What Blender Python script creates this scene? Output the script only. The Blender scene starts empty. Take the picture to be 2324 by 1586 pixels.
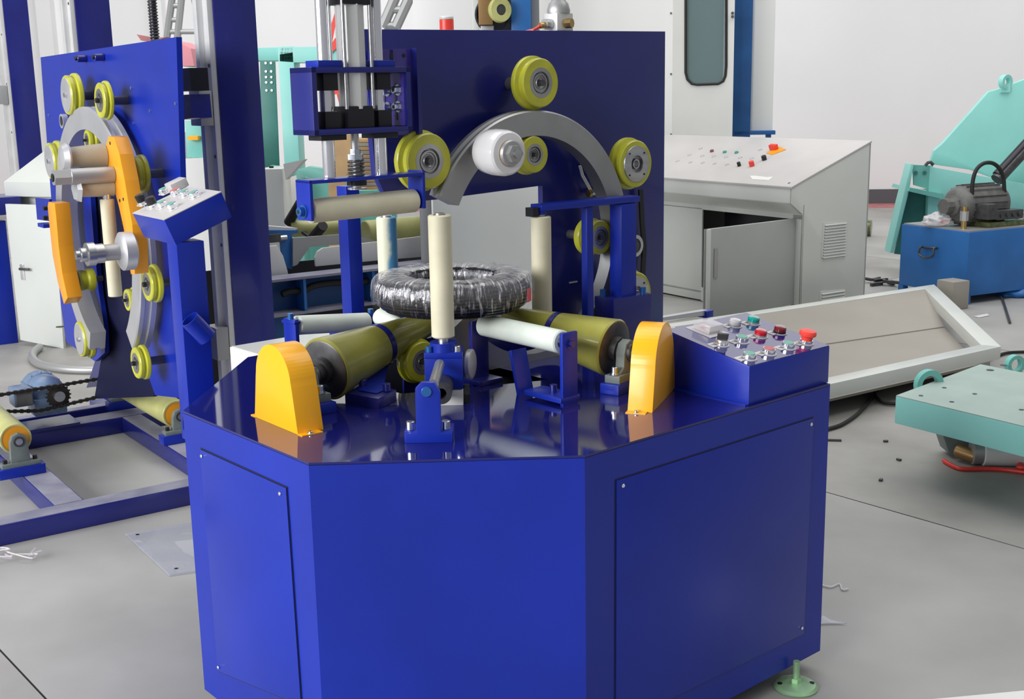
import bpy, bmesh, math, random
from mathutils import Vector, Matrix, noise
random.seed(7)
R = math.radians
S = bpy.context.scene
COL = S.collection
# ------------------------------------------------------------------ camera
CAM_H = 1.40; PITCH = R(12.1); ROLL = R(1.09); FPX = 2740.0; W, Hh = 2324, 1586
fwd = Vector((0, math.cos(PITCH), -math.sin(PITCH)))
rt0 = Vector((1, 0, 0)); dn0 = Vector((0, -math.sin(PITCH), -math.cos(PITCH)))
rt = rt0*math.cos(ROLL) + dn0*math.sin(ROLL)
dn = -rt0*math.sin(ROLL) + dn0*math.cos(ROLL)
EYE = Vector((0, 0, CAM_H))
cam = bpy.data.cameras.new('camera'); co = bpy.data.objects.new('camera', cam); COL.objects.link(co)
cam.sensor_width = 36; cam.sensor_fit = 'HORIZONTAL'; cam.lens = FPX*36/W; cam.clip_end = 200; cam.clip_start = .05
mw = Matrix((rt, -dn, -fwd)).transposed().to_4x4(); mw.translation = EYE
co.matrix_world = mw
S.camera = co
# ------------------------------------------------------------------ light
S.view_settings.view_transform = 'Standard'; S.view_settings.look = 'None'
S.view_settings.exposure = 0.0; S.view_settings.gamma = 1.0; S.view_settings.use_curve_mapping = False
w = bpy.data.worlds.new('hall_daylight'); S.world = w; w.use_nodes = True
bg = w.node_tree.nodes['Background']; bg.inputs[0].default_value = (.93, .96, 1, 1); bg.inputs[1].default_value = .30
def area(name, loc, aim, sx, sy, power, color=(1, 1, 1)):
    l = bpy.data.lights.new(name, 'AREA'); l.shape = 'RECTANGLE'; l.size = sx; l.size_y = sy; l.energy = power; l.color = color
    o = bpy.data.objects.new(name, l); COL.objects.link(o); o.location = loc
    o.rotation_euler = (Vector(aim)-Vector(loc)).to_track_quat('-Z', 'Y').to_euler(); return o
area('window_light_left', (-6.6, -1.8, 3.1), (0, 3.0, .3), 8.5, 3.2, 1050, (.98, .985, 1))
area('roof_light', (1.0, 6.0, 8.5), (1.5, 8.0, 0), 14, 7, 700, (1, .99, .97))
area('added_wall_fill', (1.0, 9.5, 8.0), (1.0, 15.0, 2.0), 16, 4, 430, (1, .99, .985))  # added fill lamp, brightens the back wall

# ------------------------------------------------------------------ pixel -> point on a real plane
def ray(u, v): return (rt*((u-W/2)/FPX) + dn*((v-Hh/2)/FPX) + fwd)
def at_z(u, v, z=0.0):
    r = ray(u, v); return EYE + r*((z-CAM_H)/r.z)
def at_y(u, v, y):
    r = ray(u, v); return EYE + r*(y/r.y)
def on(u, v, p, n):
    r = ray(u, v); return EYE + r*((Vector(p)-EYE).dot(n)/r.dot(n))
def V(*a): return Vector(a)
def hdir(az): return Vector((math.sin(R(az)), math.cos(R(az)), 0))
UP = Vector((0, 0, 1))
# ------------------------------------------------------------------ materials
MATS = {}
def mat(name, col, rough=.5, metal=0, coat=0, bump=0, bscale=60, var=0, vscale=6, spec=.5, stretch=None, trans=0, alpha=1, emit=0, col2=None, aniso=0, lo=.35, hi=.7):
    if name in MATS: return MATS[name]
    m = bpy.data.materials.new(name); m.use_nodes = True; nt = m.node_tree; b = nt.nodes['Principled BSDF']
    c = (*col, 1)
    b.inputs['Base Color'].default_value = c; b.inputs['Roughness'].default_value = rough; b.inputs['Metallic'].default_value = metal
    b.inputs['Coat Weight'].default_value = coat; b.inputs['Coat Roughness'].default_value = .06
    b.inputs['Specular IOR Level'].default_value = spec
    b.inputs['Transmission Weight'].default_value = trans; b.inputs['Alpha'].default_value = alpha
    if emit: b.inputs['Emission Color'].default_value = c; b.inputs['Emission Strength'].default_value = emit
    if var or bump or col2:
        tc = nt.nodes.new('ShaderNodeTexCoord'); mp = nt.nodes.new('ShaderNodeMapping'); nt.links.new(tc.outputs['Object'], mp.inputs[0])
        if stretch: mp.inputs['Scale'].default_value = stretch
        if var or col2:
            n = nt.nodes.new('ShaderNodeTexNoise'); n.inputs['Scale'].default_value = vscale; n.inputs['Detail'].default_value = 6
            nt.links.new(mp.outputs[0], n.inputs[0])
            cr = nt.nodes.new('ShaderNodeValToRGB'); nt.links.new(n.outputs[0], cr.inputs[0])
            cr.color_ramp.elements[0].position = lo; cr.color_ramp.elements[1].position = hi
            if col2: a, d = col, col2
            else: a = tuple(x*(1-var) for x in col); d = tuple(min(1, x*(1+var)) for x in col)
            cr.color_ramp.elements[0].color = (*a, 1); cr.color_ramp.elements[1].color = (*d, 1)
            nt.links.new(cr.outputs[0], b.inputs['Base Color'])
            mr = nt.nodes.new('ShaderNodeMapRange'); mr.inputs['To Min'].default_value = max(.02, rough-.05); mr.inputs['To Max'].default_value = rough+.08
            nt.links.new(n.outputs[0], mr.inputs[0]); nt.links.new(mr.outputs[0], b.inputs['Roughness'])
        if bump:
            n2 = nt.nodes.new('ShaderNodeTexNoise'); n2.inputs['Scale'].default_value = bscale; n2.inputs['Detail'].default_value = 4
            nt.links.new(mp.outputs[0], n2.inputs[0]); bp = nt.nodes.new('ShaderNodeBump'); bp.inputs['Strength'].default_value = bump; bp.inputs['Distance'].default_value = .002
            nt.links.new(n2.outputs[0], bp.inputs['Height']); nt.links.new(bp.outputs[0], b.inputs['Normal'])
    MATS[name] = m; return m
BLUE = mat('blue_enamel', (.007, .025, .33), .3, spec=.36, coat=.04, var=.1, vscale=3, bump=.02, bscale=8)
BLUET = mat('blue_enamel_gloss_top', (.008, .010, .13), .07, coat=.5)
NAVY_SHADE = mat('navy_shadow_side', (.006, .007, .035), .6, spec=.2)  # blue of the shadow side, shade put into the colour
STUD = mat('stud_steel', (.13, .13, .14), .35, metal=.5)
BLUED = mat('blue_enamel_dark', (.012, .016, .17), .25, coat=.2, var=.1, vscale=5)
PURP = mat('violet_blue_enamel', (.06, .04, .30), .22, coat=.4, var=.25, vscale=9)
YEL = mat('yellow_enamel', (1.0, .46, .008), .3, coat=.12)
ORG = mat('orange_enamel', (.90, .36, .015), .35, coat=.2)
CREAM = mat('cream_roller_sleeve', (.66, .62, .45), .45, var=.08, vscale=12, bump=.05, bscale=40)
CREAMW = mat('white_roller_sleeve', (.70, .76, .68), .42, var=.07, vscale=14)
CREAMS = mat('stained_roller_sleeve', (.70, .70, .55), .45, col2=(.05, .24, .48), vscale=11, stretch=(1, 1, .12), lo=.50, hi=.56)
OLIVE = mat('olive_polyurethane', (.30, .29, .055), .3, coat=.3, var=.3, vscale=5, bump=.04, bscale=30)
OLIVEP = mat('pale_polyurethane', (.52, .52, .20), .4, coat=.1, var=.2, vscale=6)
TYRE = mat('yellow_green_tyre', (.50, .50, .035), .32, coat=.3, var=.15, vscale=14)
STEEL = mat('machined_steel', (.55, .55, .56), .32, metal=1, var=.12, vscale=8, stretch=(1, 1, 8))
STEELM = mat('matt_steel_ring', (.42, .42, .42), .38, metal=.85, var=.14, vscale=7)
STEELL = mat('light_steel_ring', (.62, .62, .64), .42, metal=.7, var=.06, vscale=5)
CHROME = mat('chrome', (.88, .88, .92), .14, metal=.85)
ALU = mat('aluminium_extrusion', (.70, .70, .69), .4, metal=.35, var=.05, vscale=10)
ALUD = mat('dull_aluminium', (.42, .42, .42), .45, metal=.6)
ZINC = mat('zinc_bolt', (.62, .68, .75), .25, metal=1)
BLUEBOLT = mat('blue_bolt', (.03, .14, .42), .3, metal=.5)
DKST = mat('dark_steel', (.10, .10, .105), .4, metal=.7, var=.2, vscale=30)
BLACK = mat('black_plastic', (.012, .012, .014), .35)
BLACKM = mat('black_anodised', (.018, .018, .024), .32, metal=.3)
RUBBER = mat('black_rubber', (.012, .012, .012), .6)
GREYP = mat('pale_grey_enamel', (.63, .65, .615), .35, coat=.1, var=.03, vscale=3)
GREYT = mat('warm_grey_console_top', (.52, .50, .49), .35, var=.04, vscale=5)
GREYD = mat('grey_enamel_door', (.42, .44, .425), .4, var=.03, vscale=3)
WHITEP = mat('white_enamel', (.72, .72, .69), .4, var=.02, vscale=4)
WHITE = mat('white_plastic', (.78, .78, .76), .35)
TEAL = mat('teal_enamel', (.18, .52, .46), .4, var=.08, vscale=3)
TEALL = mat('light_teal_enamel', (.29, .69, .63), .45, var=.05, vscale=3)
TEALD = mat('dark_green_panel', (.045, .20, .17), .45, var=.12, vscale=5)
TEALDUST = mat('dusty_green_plate', (.36, .46, .42), .5, var=.08, vscale=6)
AZURE = mat('azure_enamel', (.02, .14, .42), .4, var=.1, vscale=5)
AZURED = mat('deep_azure_enamel', (.012, .09, .28), .45, var=.15, vscale=6)
CASTG = mat('grey_green_casting', (.16, .19, .18), .5, var=.15, vscale=20, bump=.1, bscale=120)
MOTB = mat('blue_grey_gearbox', (.17, .25, .38), .35, coat=.2, var=.15, vscale=12)
MOTG = mat('grey_motor', (.13, .13, .125), .5, var=.2, vscale=20, bump=.1, bscale=60)
OILG = mat('oily_green_metal', (.05, .075, .025), .25, coat=.4, col2=(.16, .17, .05), vscale=30)
CONC = mat('concrete', (.29, .285, .27), .55, bump=.12, bscale=30, col2=(.42, .415, .40), vscale=1.6, lo=.3, hi=.72)
CONC2 = mat('concrete_worn', (.25, .24, .225), .5, bump=.12, bscale=30, col2=(.39, .38, .36), vscale=2.2, lo=.3, hi=.7)
JOINT = mat('floor_joint_dirt', (.05, .048, .045), .9)
WALL = mat('white_plaster', (.80, .795, .80), .8, var=.025, vscale=.8)
BASEB = mat('grey_skirting_paint', (.10, .10, .11), .6)
REDP = mat('faded_red_paint', (.42, .16, .16), .7, var=.15, vscale=8)
RED = mat('red_plastic', (.85, .06, .04), .3)
REDC = mat('red_cable', (.8, .04, .03), .4)
PINK = mat('pink_cloth', (.70, .28, .32), .7)
BEIGE = mat('beige_plastic_lining', (.34, .315, .275), .5, var=.04, vscale=3)
BRASS = mat('brass', (.55, .38, .15), .3, metal=1)
WOOD = mat('cardboard_brown', (.50, .33, .17), .8, var=.15, vscale=6)
BRONZE = mat('bronze_plate', (.30, .18, .07), .4, metal=.5)
LGREEN = mat('green_zinc_foot', (.36, .58, .34), .35, metal=.4, var=.25, vscale=12)
TGREEN = mat('pale_green_cap', (.16, .42, .33), .4)
PINKCAP = mat('pale_red_cap', (.55, .13, .12), .4)
FILMW = mat('white_film_roll', (.80, .79, .80), .22, coat=.5, bump=.03, bscale=20)
LAMPR = mat('red_lamp', (.55, .01, .02), .1, coat=1)
LAMPRD = mat('dark_red_lamp', (.18, .01, .012), .1, coat=1)
LAMPT = mat('teal_lamp', (.0, .32, .26), .1, coat=1)
LAMPW = mat('clear_lamp', (.55, .55, .56), .12, coat=1)
PAPER = mat('label_paper', (.62, .60, .60), .5)
GREYBEAM = mat('dusty_blue_beam_top', (.20, .20, .28), .55, col2=(.34, .34, .40), vscale=9)
CORK = mat('tan_roller_sleeve', (.42, .37, .27), .6, var=.1, vscale=14)
CHAINM = mat('chain_steel', (.05, .045, .04), .5, metal=.7)

def glassy(name, tint, mixf, rough=.1, bump=0, bscale=20, stretch=None, streak=False):
    m = bpy.data.materials.new(name); m.use_nodes = True; nt = m.node_tree; nt.nodes.clear()
    o = nt.nodes.new('ShaderNodeOutputMaterial'); t = nt.nodes.new('ShaderNodeBsdfTransparent'); g = nt.nodes.new('ShaderNodeBsdfPrincipled')
    g.inputs['Base Color'].default_value = (*tint, 1); g.inputs['Roughness'].default_value = rough; g.inputs['Coat Weight'].default_value = .6
    mx = nt.nodes.new('ShaderNodeMixShader'); mx.inputs[0].default_value = mixf
    nt.links.new(t.outputs[0], mx.inputs[1]); nt.links.new(g.outputs[0], mx.inputs[2]); nt.links.new(mx.outputs[0], o.inputs[0])
    if bump:
        tc = nt.nodes.new('ShaderNodeTexCoord'); mp = nt.nodes.new('ShaderNodeMapping'); nt.links.new(tc.outputs['Object'], mp.inputs[0])
        if stretch: mp.inputs['Scale'].default_value = stretch
        n = nt.nodes.new('ShaderNodeTexNoise'); n.inputs['Scale'].default_value = bscale; n.inputs['Detail'].default_value = 5; nt.links.new(mp.outputs[0], n.inputs[0])
        b = nt.nodes.new('ShaderNodeBump'); b.inputs['Strength'].default_value = bump; b.inputs['Distance'].default_value = .004
        nt.links.new(n.outputs[0], b.inputs['Height']); nt.links.new(b.outputs[0], g.inputs['Normal'])
        if streak:
            cr = nt.nodes.new('ShaderNodeMapRange'); cr.inputs['From Min'].default_value = .48; cr.inputs['From Max'].default_value = .68
            cr.inputs['To Min'].default_value = mixf*.45; cr.inputs['To Max'].default_value = min(1, mixf*2.4)
            nt.links.new(n.outputs[0], cr.inputs[0]); nt.links.new(cr.outputs[0], mx.inputs[0])
    MATS[name] = m; return m
def film_mat():
    m = bpy.data.materials.new('stretch_film'); m.use_nodes = True; nt = m.node_tree; nt.nodes.clear(); N = nt.nodes.new; Lk_ = nt.links.new
    o = N('ShaderNodeOutputMaterial'); t = N('ShaderNodeBsdfTransparent'); g = N('ShaderNodeBsdfPrincipled'); mx = N('ShaderNodeMixShader')
    g.inputs['Base Color'].default_value = (.80, .80, .84, 1); g.inputs['Roughness'].default_value = .08; g.inputs['Metallic'].default_value = .85
    tc = N('ShaderNodeTexCoord'); sp = N('ShaderNodeSeparateXYZ'); Lk_(tc.outputs['Object'], sp.inputs[0])
    at = N('ShaderNodeMath'); at.operation = 'ARCTAN2'; Lk_(sp.outputs[1], at.inputs[0]); Lk_(sp.outputs[0], at.inputs[1])
    ln_ = N('ShaderNodeVectorMath'); ln_.operation = 'LENGTH'; Lk_(tc.outputs['Object'], ln_.inputs[0])
    cb = N('ShaderNodeCombineXYZ'); a1 = N('ShaderNodeMath'); a1.operation = 'MULTIPLY'; a1.inputs[1].default_value = 26; Lk_(at.outputs[0], a1.inputs[0])
    a2 = N('ShaderNodeMath'); a2.operation = 'MULTIPLY'; a2.inputs[1].default_value = 28; Lk_(sp.outputs[2], a2.inputs[0])
    a3 = N('ShaderNodeMath'); a3.operation = 'MULTIPLY'; a3.inputs[1].default_value = 16; Lk_(ln_.outputs['Value'], a3.inputs[0])
    Lk_(a1.outputs[0], cb.inputs[0]); Lk_(a2.outputs[0], cb.inputs[1]); Lk_(a3.outputs[0], cb.inputs[2])
    n = N('ShaderNodeTexNoise'); n.inputs['Scale'].default_value = 1.0; n.inputs['Detail'].default_value = 5; n.inputs['Roughness'].default_value = .6; Lk_(cb.outputs[0], n.inputs[0])
    b = N('ShaderNodeBump'); b.inputs['Strength'].default_value = 1; b.inputs['Distance'].default_value = .006; Lk_(n.outputs[0], b.inputs['Height']); Lk_(b.outputs[0], g.inputs['Normal'])
    mr = N('ShaderNodeMapRange'); mr.inputs['From Min'].default_value = .53; mr.inputs['From Max'].default_value = .64; mr.inputs['To Min'].default_value = .02; mr.inputs['To Max'].default_value = .75
    Lk_(n.outputs[0], mr.inputs[0])
    # film mix rises towards the top of the coil
    tp = N('ShaderNodeMapRange'); tp.inputs['From Min'].default_value = -.02; tp.inputs['From Max'].default_value = .045; tp.inputs['To Min'].default_value = 0; tp.inputs['To Max'].default_value = .3
    Lk_(sp.outputs[2], tp.inputs[0]); ad = N('ShaderNodeMath'); ad.operation = 'ADD'; ad.use_clamp = True; Lk_(mr.outputs[0], ad.inputs[0]); Lk_(tp.outputs[0], ad.inputs[1])
    lz = N('ShaderNodeMapRange'); lz.inputs['From Min'].default_value = -.040; lz.inputs['From Max'].default_value = .012; lz.inputs['To Min'].default_value = .12; lz.inputs['To Max'].default_value = 1; Lk_(sp.outputs[2], lz.inputs[0])
    mm = N('ShaderNodeMath'); mm.operation = 'MULTIPLY'; Lk_(ad.outputs[0], mm.inputs[0]); Lk_(lz.outputs[0], mm.inputs[1])
    Lk_(mm.outputs[0], mx.inputs[0]); Lk_(t.outputs[0], mx.inputs[1]); Lk_(g.outputs[0], mx.inputs[2]); Lk_(mx.outputs[0], o.inputs[0])
    MATS['stretch_film'] = m; return m
FILM = film_mat()
GLASS = glassy('booth_glass', (.20, .27, .28), .62, .06)
ACRYL = glassy('clear_acrylic', (.62, .64, .72), .35, .05)
CLEAR = glassy('clear_plastic', (.75, .72, .74), .45, .1)
BAG = glassy('plastic_bag', (.85, .80, .83), .55, .3, .6, 40)

def stained(m):
    nt = m.node_tree; N = nt.nodes.new; L = nt.links.new; b = nt.nodes['Principled BSDF']
    tc = N('ShaderNodeTexCoord'); sp = N('ShaderNodeSeparateXYZ'); L(tc.outputs['Object'], sp.inputs[0])
    n = N('ShaderNodeTexNoise'); n.inputs['Scale'].default_value = 22; n.inputs['Detail'].default_value = 5; L(tc.outputs['Object'], n.inputs[0])
    a = N('ShaderNodeMath'); a.operation = 'MULTIPLY_ADD'; a.inputs[1].default_value = .035; L(n.outputs[0], a.inputs[0]); L(sp.outputs[0], a.inputs[2])
    r = N('ShaderNodeMapRange'); r.inputs['From Min'].default_value = .018; r.inputs['From Max'].default_value = .030; L(a.outputs[0], r.inputs[0])
    mx = N('ShaderNodeMix'); mx.data_type = 'RGBA'; mx.inputs[6].default_value = (.68, .68, .53, 1); mx.inputs[7].default_value = (.06, .24, .45, 1); L(r.outputs[0], mx.inputs[0]); L(mx.outputs[2], b.inputs['Base Color'])
CREAMS = mat('stained_roller_sleeve_2', (.7, .7, .55), .45); stained(CREAMS)
# ------------------------------------------------------------------ mesh builder
WO = {}     # world origin of each object (no rotations are used on parents)
def frame(x, y, z, o=(0, 0, 0)):
    m = Matrix((Vector(x), Vector(y), Vector(z))).transposed().to_4x4(); m.translation = Vector(o); return m
def axis_frame(p, n):
    n = Vector(n).normalized(); a = UP if abs(n.z) < .95 else Vector((1, 0, 0))
    x = a.cross(n).normalized(); y = n.cross(x); return frame(x, y, n, p)
class MB:
    def __init__(s): s.bm = bmesh.new(); s.mats = []
    def mi(s, m):
        if m not in s.mats: s.mats.append(m)
        return s.mats.index(m)
    def face(s, vs, m):
        try: f = s.bm.faces.new(vs)
        except ValueError: return
        f.material_index = s.mi(m); f.smooth = True
    def box(s, c, d, m, M=None, bev=0):
        """c centre, d full size, in frame M"""
        t = bmesh.new(); bmesh.ops.create_cube(t, size=1)
        for v in t.verts: v.co = Vector((v.co.x*d[0]+c[0], v.co.y*d[1]+c[1], v.co.z*d[2]+c[2]))
        if bev: bmesh.ops.bevel(t, geom=t.edges[:], offset=bev, segments=2, affect='EDGES', profile=.6)
        s.merge(t, m, M); return s
    def merge(s, t, m, M=None):
        mp = {}
        for v in t.verts: mp[v] = s.bm.verts.new(M @ v.co if M else v.co)
        for f in t.faces: s.face([mp[v] for v in f.verts], m)
        t.free()
    def hexa(s, p, m, bev=0):
        """eight points: bottom four then top four (same order)"""
        t = bmesh.new(); vs = [t.verts.new(q) for q in p]
        for q in ((3, 2, 1, 0), (4, 5, 6, 7), (0, 1, 5, 4), (1, 2, 6, 5), (2, 3, 7, 6), (3, 0, 4, 7)): t.faces.new([vs[i] for i in q])
        bmesh.ops.recalc_face_normals(t, faces=t.faces[:])
        if bev: bmesh.ops.bevel(t, geom=t.edges[:], offset=bev, segments=2, affect='EDGES', profile=.6)
        s.merge(t, m); return s
    def prism(s, pts, off, m, bev=0):
        """polygon of 3D points extruded by vector off"""
        t = bmesh.new(); a = [t.verts.new(p) for p in pts]; b = [t.verts.new(Vector(p)+Vector(off)) for p in pts]; n = len(a)
        t.faces.new(a); t.faces.new(b[::-1])
        for i in range(n): t.faces.new((a[i], b[i], b[(i+1) % n], a[(i+1) % n]))
        bmesh.ops.recalc_face_normals(t, faces=t.faces[:])
        if bev: bmesh.ops.bevel(t, geom=t.edges[:], offset=bev, segments=2, affect='EDGES', profile=.6)
        s.merge(t, m); return s
    def lathe(s, prof, M, m, n=32, a0=0, a1=360, closed=False):
        """prof: list of (radius, height) ; revolve round z of M"""
        full = abs(a1-a0) >= 360; k = n if full else n+1; rings = []
        for i in range(k):
            a = R(a0+(a1-a0)*i/n); rings.append([s.bm.verts.new(M @ Vector((r*math.cos(a), r*math.sin(a), h))) if True else None for r, h in prof])
        cnt = n if full else n
        L = len(prof)
        for i in range(cnt):
            A = rings[i]; B = rings[(i+1) % k]
            for j in range(L if closed else L-1):
                j2 = (j+1) % L
                if prof[j][0] < 1e-6 and prof[j2][0] < 1e-6: continue
                if prof[j][0] < 1e-6: s.face([A[j], B[j2], A[j2]], m)
                elif prof[j2][0] < 1e-6: s.face([A[j], B[j], A[j2]], m)
                else: s.face([A[j], B[j], B[j2], A[j2]], m)
        if not full and closed:
            s.face(rings[0], m); s.face(rings[-1][::-1], m)
        return s
    def cyl(s, p0, p1, r0, m, r1=None, n=24, bev=0):
        p0 = Vector(p0); p1 = Vector(p1); r1 = r0 if r1 is None else r1; d = p1-p0; L = d.length; M = axis_frame(p0, d)
        if bev: pr = [(0, 0), (r0-bev, 0), (r0, bev), (r1, L-bev), (r1-bev, L), (0, L)]
        else: pr = [(0, 0), (r0, 0), (r1, L), (0, L)]
        return s.lathe(pr, M, m, n)
    def tube(s, pts, r, m, n=8, caps=True):
        pts = [Vector(p) for p in pts]; rings = []; up = None
        for i, p in enumerate(pts):
            d = (pts[min(i+1, len(pts)-1)]-pts[max(i-1, 0)]).normalized()
            if up is None: up = (UP if abs(d.z) < .9 else Vector((1, 0, 0)))
            x = up.cross(d).normalized(); y = d.cross(x); up = y
            rings.append([s.bm.verts.new(p+(x*math.cos(2*math.pi*k/n)+y*math.sin(2*math.pi*k/n))*r) for k in range(n)])
        for a, b in zip(rings, rings[1:]):
            for k in range(n): s.face([a[k], a[(k+1) % n], b[(k+1) % n], b[k]], m)
        if caps: s.face(rings[0][::-1], m); s.face(rings[-1], m)
        return s
    def sphere(s, c, r, m, n=12, sc=(1, 1, 1)):
        t = bmesh.new(); bmesh.ops.create_uvsphere(t, u_segments=n*2, v_segments=n, radius=r)
        for v in t.verts: v.co = Vector((v.co.x*sc[0], v.co.y*sc[1], v.co.z*sc[2]))+Vector(c)
        s.merge(t, m); return s
    def bolt(s, p, n, r, h, m=None, hexa=True, washer=True):
        """bolt head standing on p along n"""
        m = m or ZINC; p = Vector(p); n = Vector(n).normalized()
        if washer: s.cyl(p, p+n*h*.18, r*1.45, m, n=20)
        s.cyl(p+n*h*(.18 if washer else 0), p+n*h, r, m, n=6 if hexa else 18, bev=0 if hexa else r*.12)
        if not hexa: s.cyl(p+n*h*.999, p+n*h*1.01, r*.5, BLACK, n=6)
        return s
    def build(s, name, parent=None, origin=None, sharp=32, **props):
        bmesh.ops.remove_doubles(s.bm, verts=s.bm.verts[:], dist=1e-6)
        bmesh.ops.recalc_face_normals(s.bm, faces=s.bm.faces[:])
        vs = [v.co for v in s.bm.verts]
        lo = Vector((min(v.x for v in vs), min(v.y for v in vs), min(v.z for v in vs))); hi = Vector((max(v.x for v in vs), max(v.y for v in vs), max(v.z for v in vs)))
        o = Vector(origin) if origin is not None else (lo+hi)/2
        for v in s.bm.verts: v.co -= o
        me = bpy.data.meshes.new(name); s.bm.to_mesh(me); s.bm.free()
        for m in s.mats: me.materials.append(m)
        me.set_sharp_from_angle(angle=R(sharp))
        ob = bpy.data.objects.new(name, me); COL.objects.link(ob); WO[ob] = o
        if parent: ob.parent = parent; ob.location = o-WO[parent]
        else: ob.location = o
        for k, v in props.items(): ob[k] = v
        return ob
def thing(name, loc, label, cat, group=None):
    o = bpy.data.objects.new(name, None); COL.objects.link(o); o.location = loc; o.empty_display_size = .05; WO[o] = Vector(loc)
    o['label'] = label; o['category'] = cat
    if group: o['group'] = group
    return o
def copy_part(src, parent, delta):
    c = src.copy(); COL.objects.link(c); c.parent = parent; o = WO[src]+Vector(delta); WO[c] = o
    c.location = o-WO[parent] if parent else o
    for ch in list(src.children): copy_part(ch, c, delta)
    return c

# ================================================================== SETTING
T = .72                                      # table top height
j0 = at_z(1870, 1115); j1 = at_z(2324, 1245); jd = (j1-j0).normalized(); jn = Vector((-jd.y, jd.x, 0))
floor = MB(); floor.box((0, 8, -.06), (30, 26, .08), JOINT)
floor = floor.build('floor', kind='structure')
SL = 2.6; g = .007
for a in range(-4, 5):
    for b in range(-4, 8):
        p = j0 + jd*(a*SL*2-2.55) + jn*(b*SL+.0)
        q = [p+jd*g/2+jn*g/2, p+jd*(SL*2-g/2)+jn*g/2, p+jd*(SL*2-g/2)+jn*(SL-g/2), p+jd*g/2+jn*(SL-g/2)]
        c = sum(q, Vector())/4
        if c.y < -2.5 or c.y > 19 or abs(c.x) > 13: continue
        sl = MB(); sl.prism([v+UP*-.02 for v in q], UP*.02, CONC if (a+b) % 2 else CONC2); sl.build('slab', floor)
wl = at_z(1970, 462); wr = at_z(2200, 467); wd = (wr-wl).normalized(); wd = hdir(97); wn = Vector((wd.y, -wd.x, 0)); wn = wn if wn.y < 0 else -wn
A = wl-wd*16; B = wl+wd*9
m_ = MB(); m_.prism([A, B, B+UP*9, A+UP*9], -wn*.25, WALL); m_.build('wall_back', kind='structure')
m_ = MB(); m_.prism([A, B, B+UP*.17, A+UP*.17], wn*.02, BASEB); m_.build('baseboard_back', kind='structure')
m_ = MB(); m_.prism([A+wn*.02, B+wn*.02, B+wn*.55, A+wn*.55], UP*.003, REDP); m_.build('trim_1', kind='structure')
# pilasters of the back wall seen above the left machine
for i, (u0, u1) in enumerate(((95, 128), (352, 378))):
    a = on(u0, 60, A, wn); b = on(u1, 60, A, wn); a.z = b.z = 0
    m_ = MB(); m_.prism([a, b, b+UP*9, a+UP*9], wn*.12, WALL); m_.build('trim_%d' % (i+2), kind='structure')

# ================================================================== ROLLER TABLE (front machine)
er = hdir(49); en = Vector((er.y, -er.x, 0)); el = -en      # en points towards the camera-right
Lc = at_z(415, 932, T); A1 = at_z(700, 1050, T); B1 = at_z(1327, 1033, T); R1 = at_z(1884, 870, T)
C = Vector((-.14, 2.86, T))
BL = Lc+hdir(3)*.55; BB = BL+hdir(47)*.62; BR = R1+el*.72; BQ = BR - er*.5
ZB = .048
tab = thing('coil_roller_table', (C.x, C.y, 0), 'glossy blue eight-sided machine table with yellow guards and sloping button console, in front', 'machine')
octo = [Lc, A1, B1, R1, BR, BQ, BB, BL]
b = MB()
# side walls, one slab per side
for i in range(8):
    p, q = octo[i], octo[(i+1) % 8]; d = (q-p).normalized(); inn = Vector((-d.y, d.x, 0))
    if (C-p).dot(inn) < 0: inn = -inn
    lo_p, lo_q = p.copy(), q.copy(); lo_p.z = lo_q.z = ZB
    b.prism([lo_p, lo_q, q-UP*.004, p-UP*.004], inn*.004, BLUE)
b.build('cabinet_body', tab)
# top with the slot the ring passes through
hole = [at_z(912, 893, T), at_z(1246, 862, T), at_z(1246, 862, T)+el*.42, at_z(912, 893, T)+el*.42+er*-.04]
tb = bmesh.new()
ov = [tb.verts.new(p) for p in octo]; hv = [tb.verts.new(p) for p in hole]
# triangulate ring between outline and hole
es = [tb.edges.new((ov[i], ov[(i+1) % 8])) for i in range(8)]+[tb.edges.new((hv[i], hv[(i+1) % 4])) for i in range(4)]
bmesh.ops.triangle_fill(tb, edges=es, use_beauty=True)
ret = bmesh.ops.extrude_face_region(tb, geom=tb.faces[:])
for e in ret['geom']:
    if isinstance(e, bmesh.types.BMVert): e.co.z -= .006
bmesh.ops.recalc_face_normals(tb, faces=tb.faces[:])
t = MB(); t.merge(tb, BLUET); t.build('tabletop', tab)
t = MB()
for i in range(4):
    p, q = hole[i]-UP*.007, hole[(i+1) % 4]-UP*.007; d = (q-p).normalized(); o_ = Vector((d.y, -d.x, 0)); cc = sum(hole, Vector())/4
    if (cc-p).dot(o_) > 0: o_ = -o_
    t.prism([p, q, q-UP*.3, p-UP*.3], o_*.004, BLACKM)
t.prism([h-UP*.3 for h in hole], -UP*.004, BLACKM)
t.build('slot_well', tab)
def panel_on(p0, p1, corners, name, screws):
    """access panel proud of a vertical side from p0 to p1; corners are pixels"""
    d = (p1-p0).normalized(); n = Vector((d.y, -d.x, 0)); n = n if (C-p0).dot(n) < 0 else -n
    q = [on(u, v, p0, n) for u, v in corners]
    cen = sum(q, Vector())/len(q)
    a = MB(); a.prism([v+(v-cen).normalized()*.0035+n*.0004 for v in q], n*.0008, BLACK); gasket = None
    a.prism([v+n*.0012 for v in q], n*.0022, BLUE, bev=.0006)
    pn = a.build(name, tab)
    for u, v in screws:
        s_ = MB(); s_.cyl(on(u, v, p0, n)+n*.0032, on(u, v, p0, n)+n*.006, .0042, CHROME, n=14, bev=.001); s_.build('screw', pn)
    return n
nL = panel_on(Lc, A1, [(457, 1019), (652, 1107), (686, 1600), (497, 1521)], 'access_panel', [(461, 1034), (639, 1119), (499, 1513)])
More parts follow.
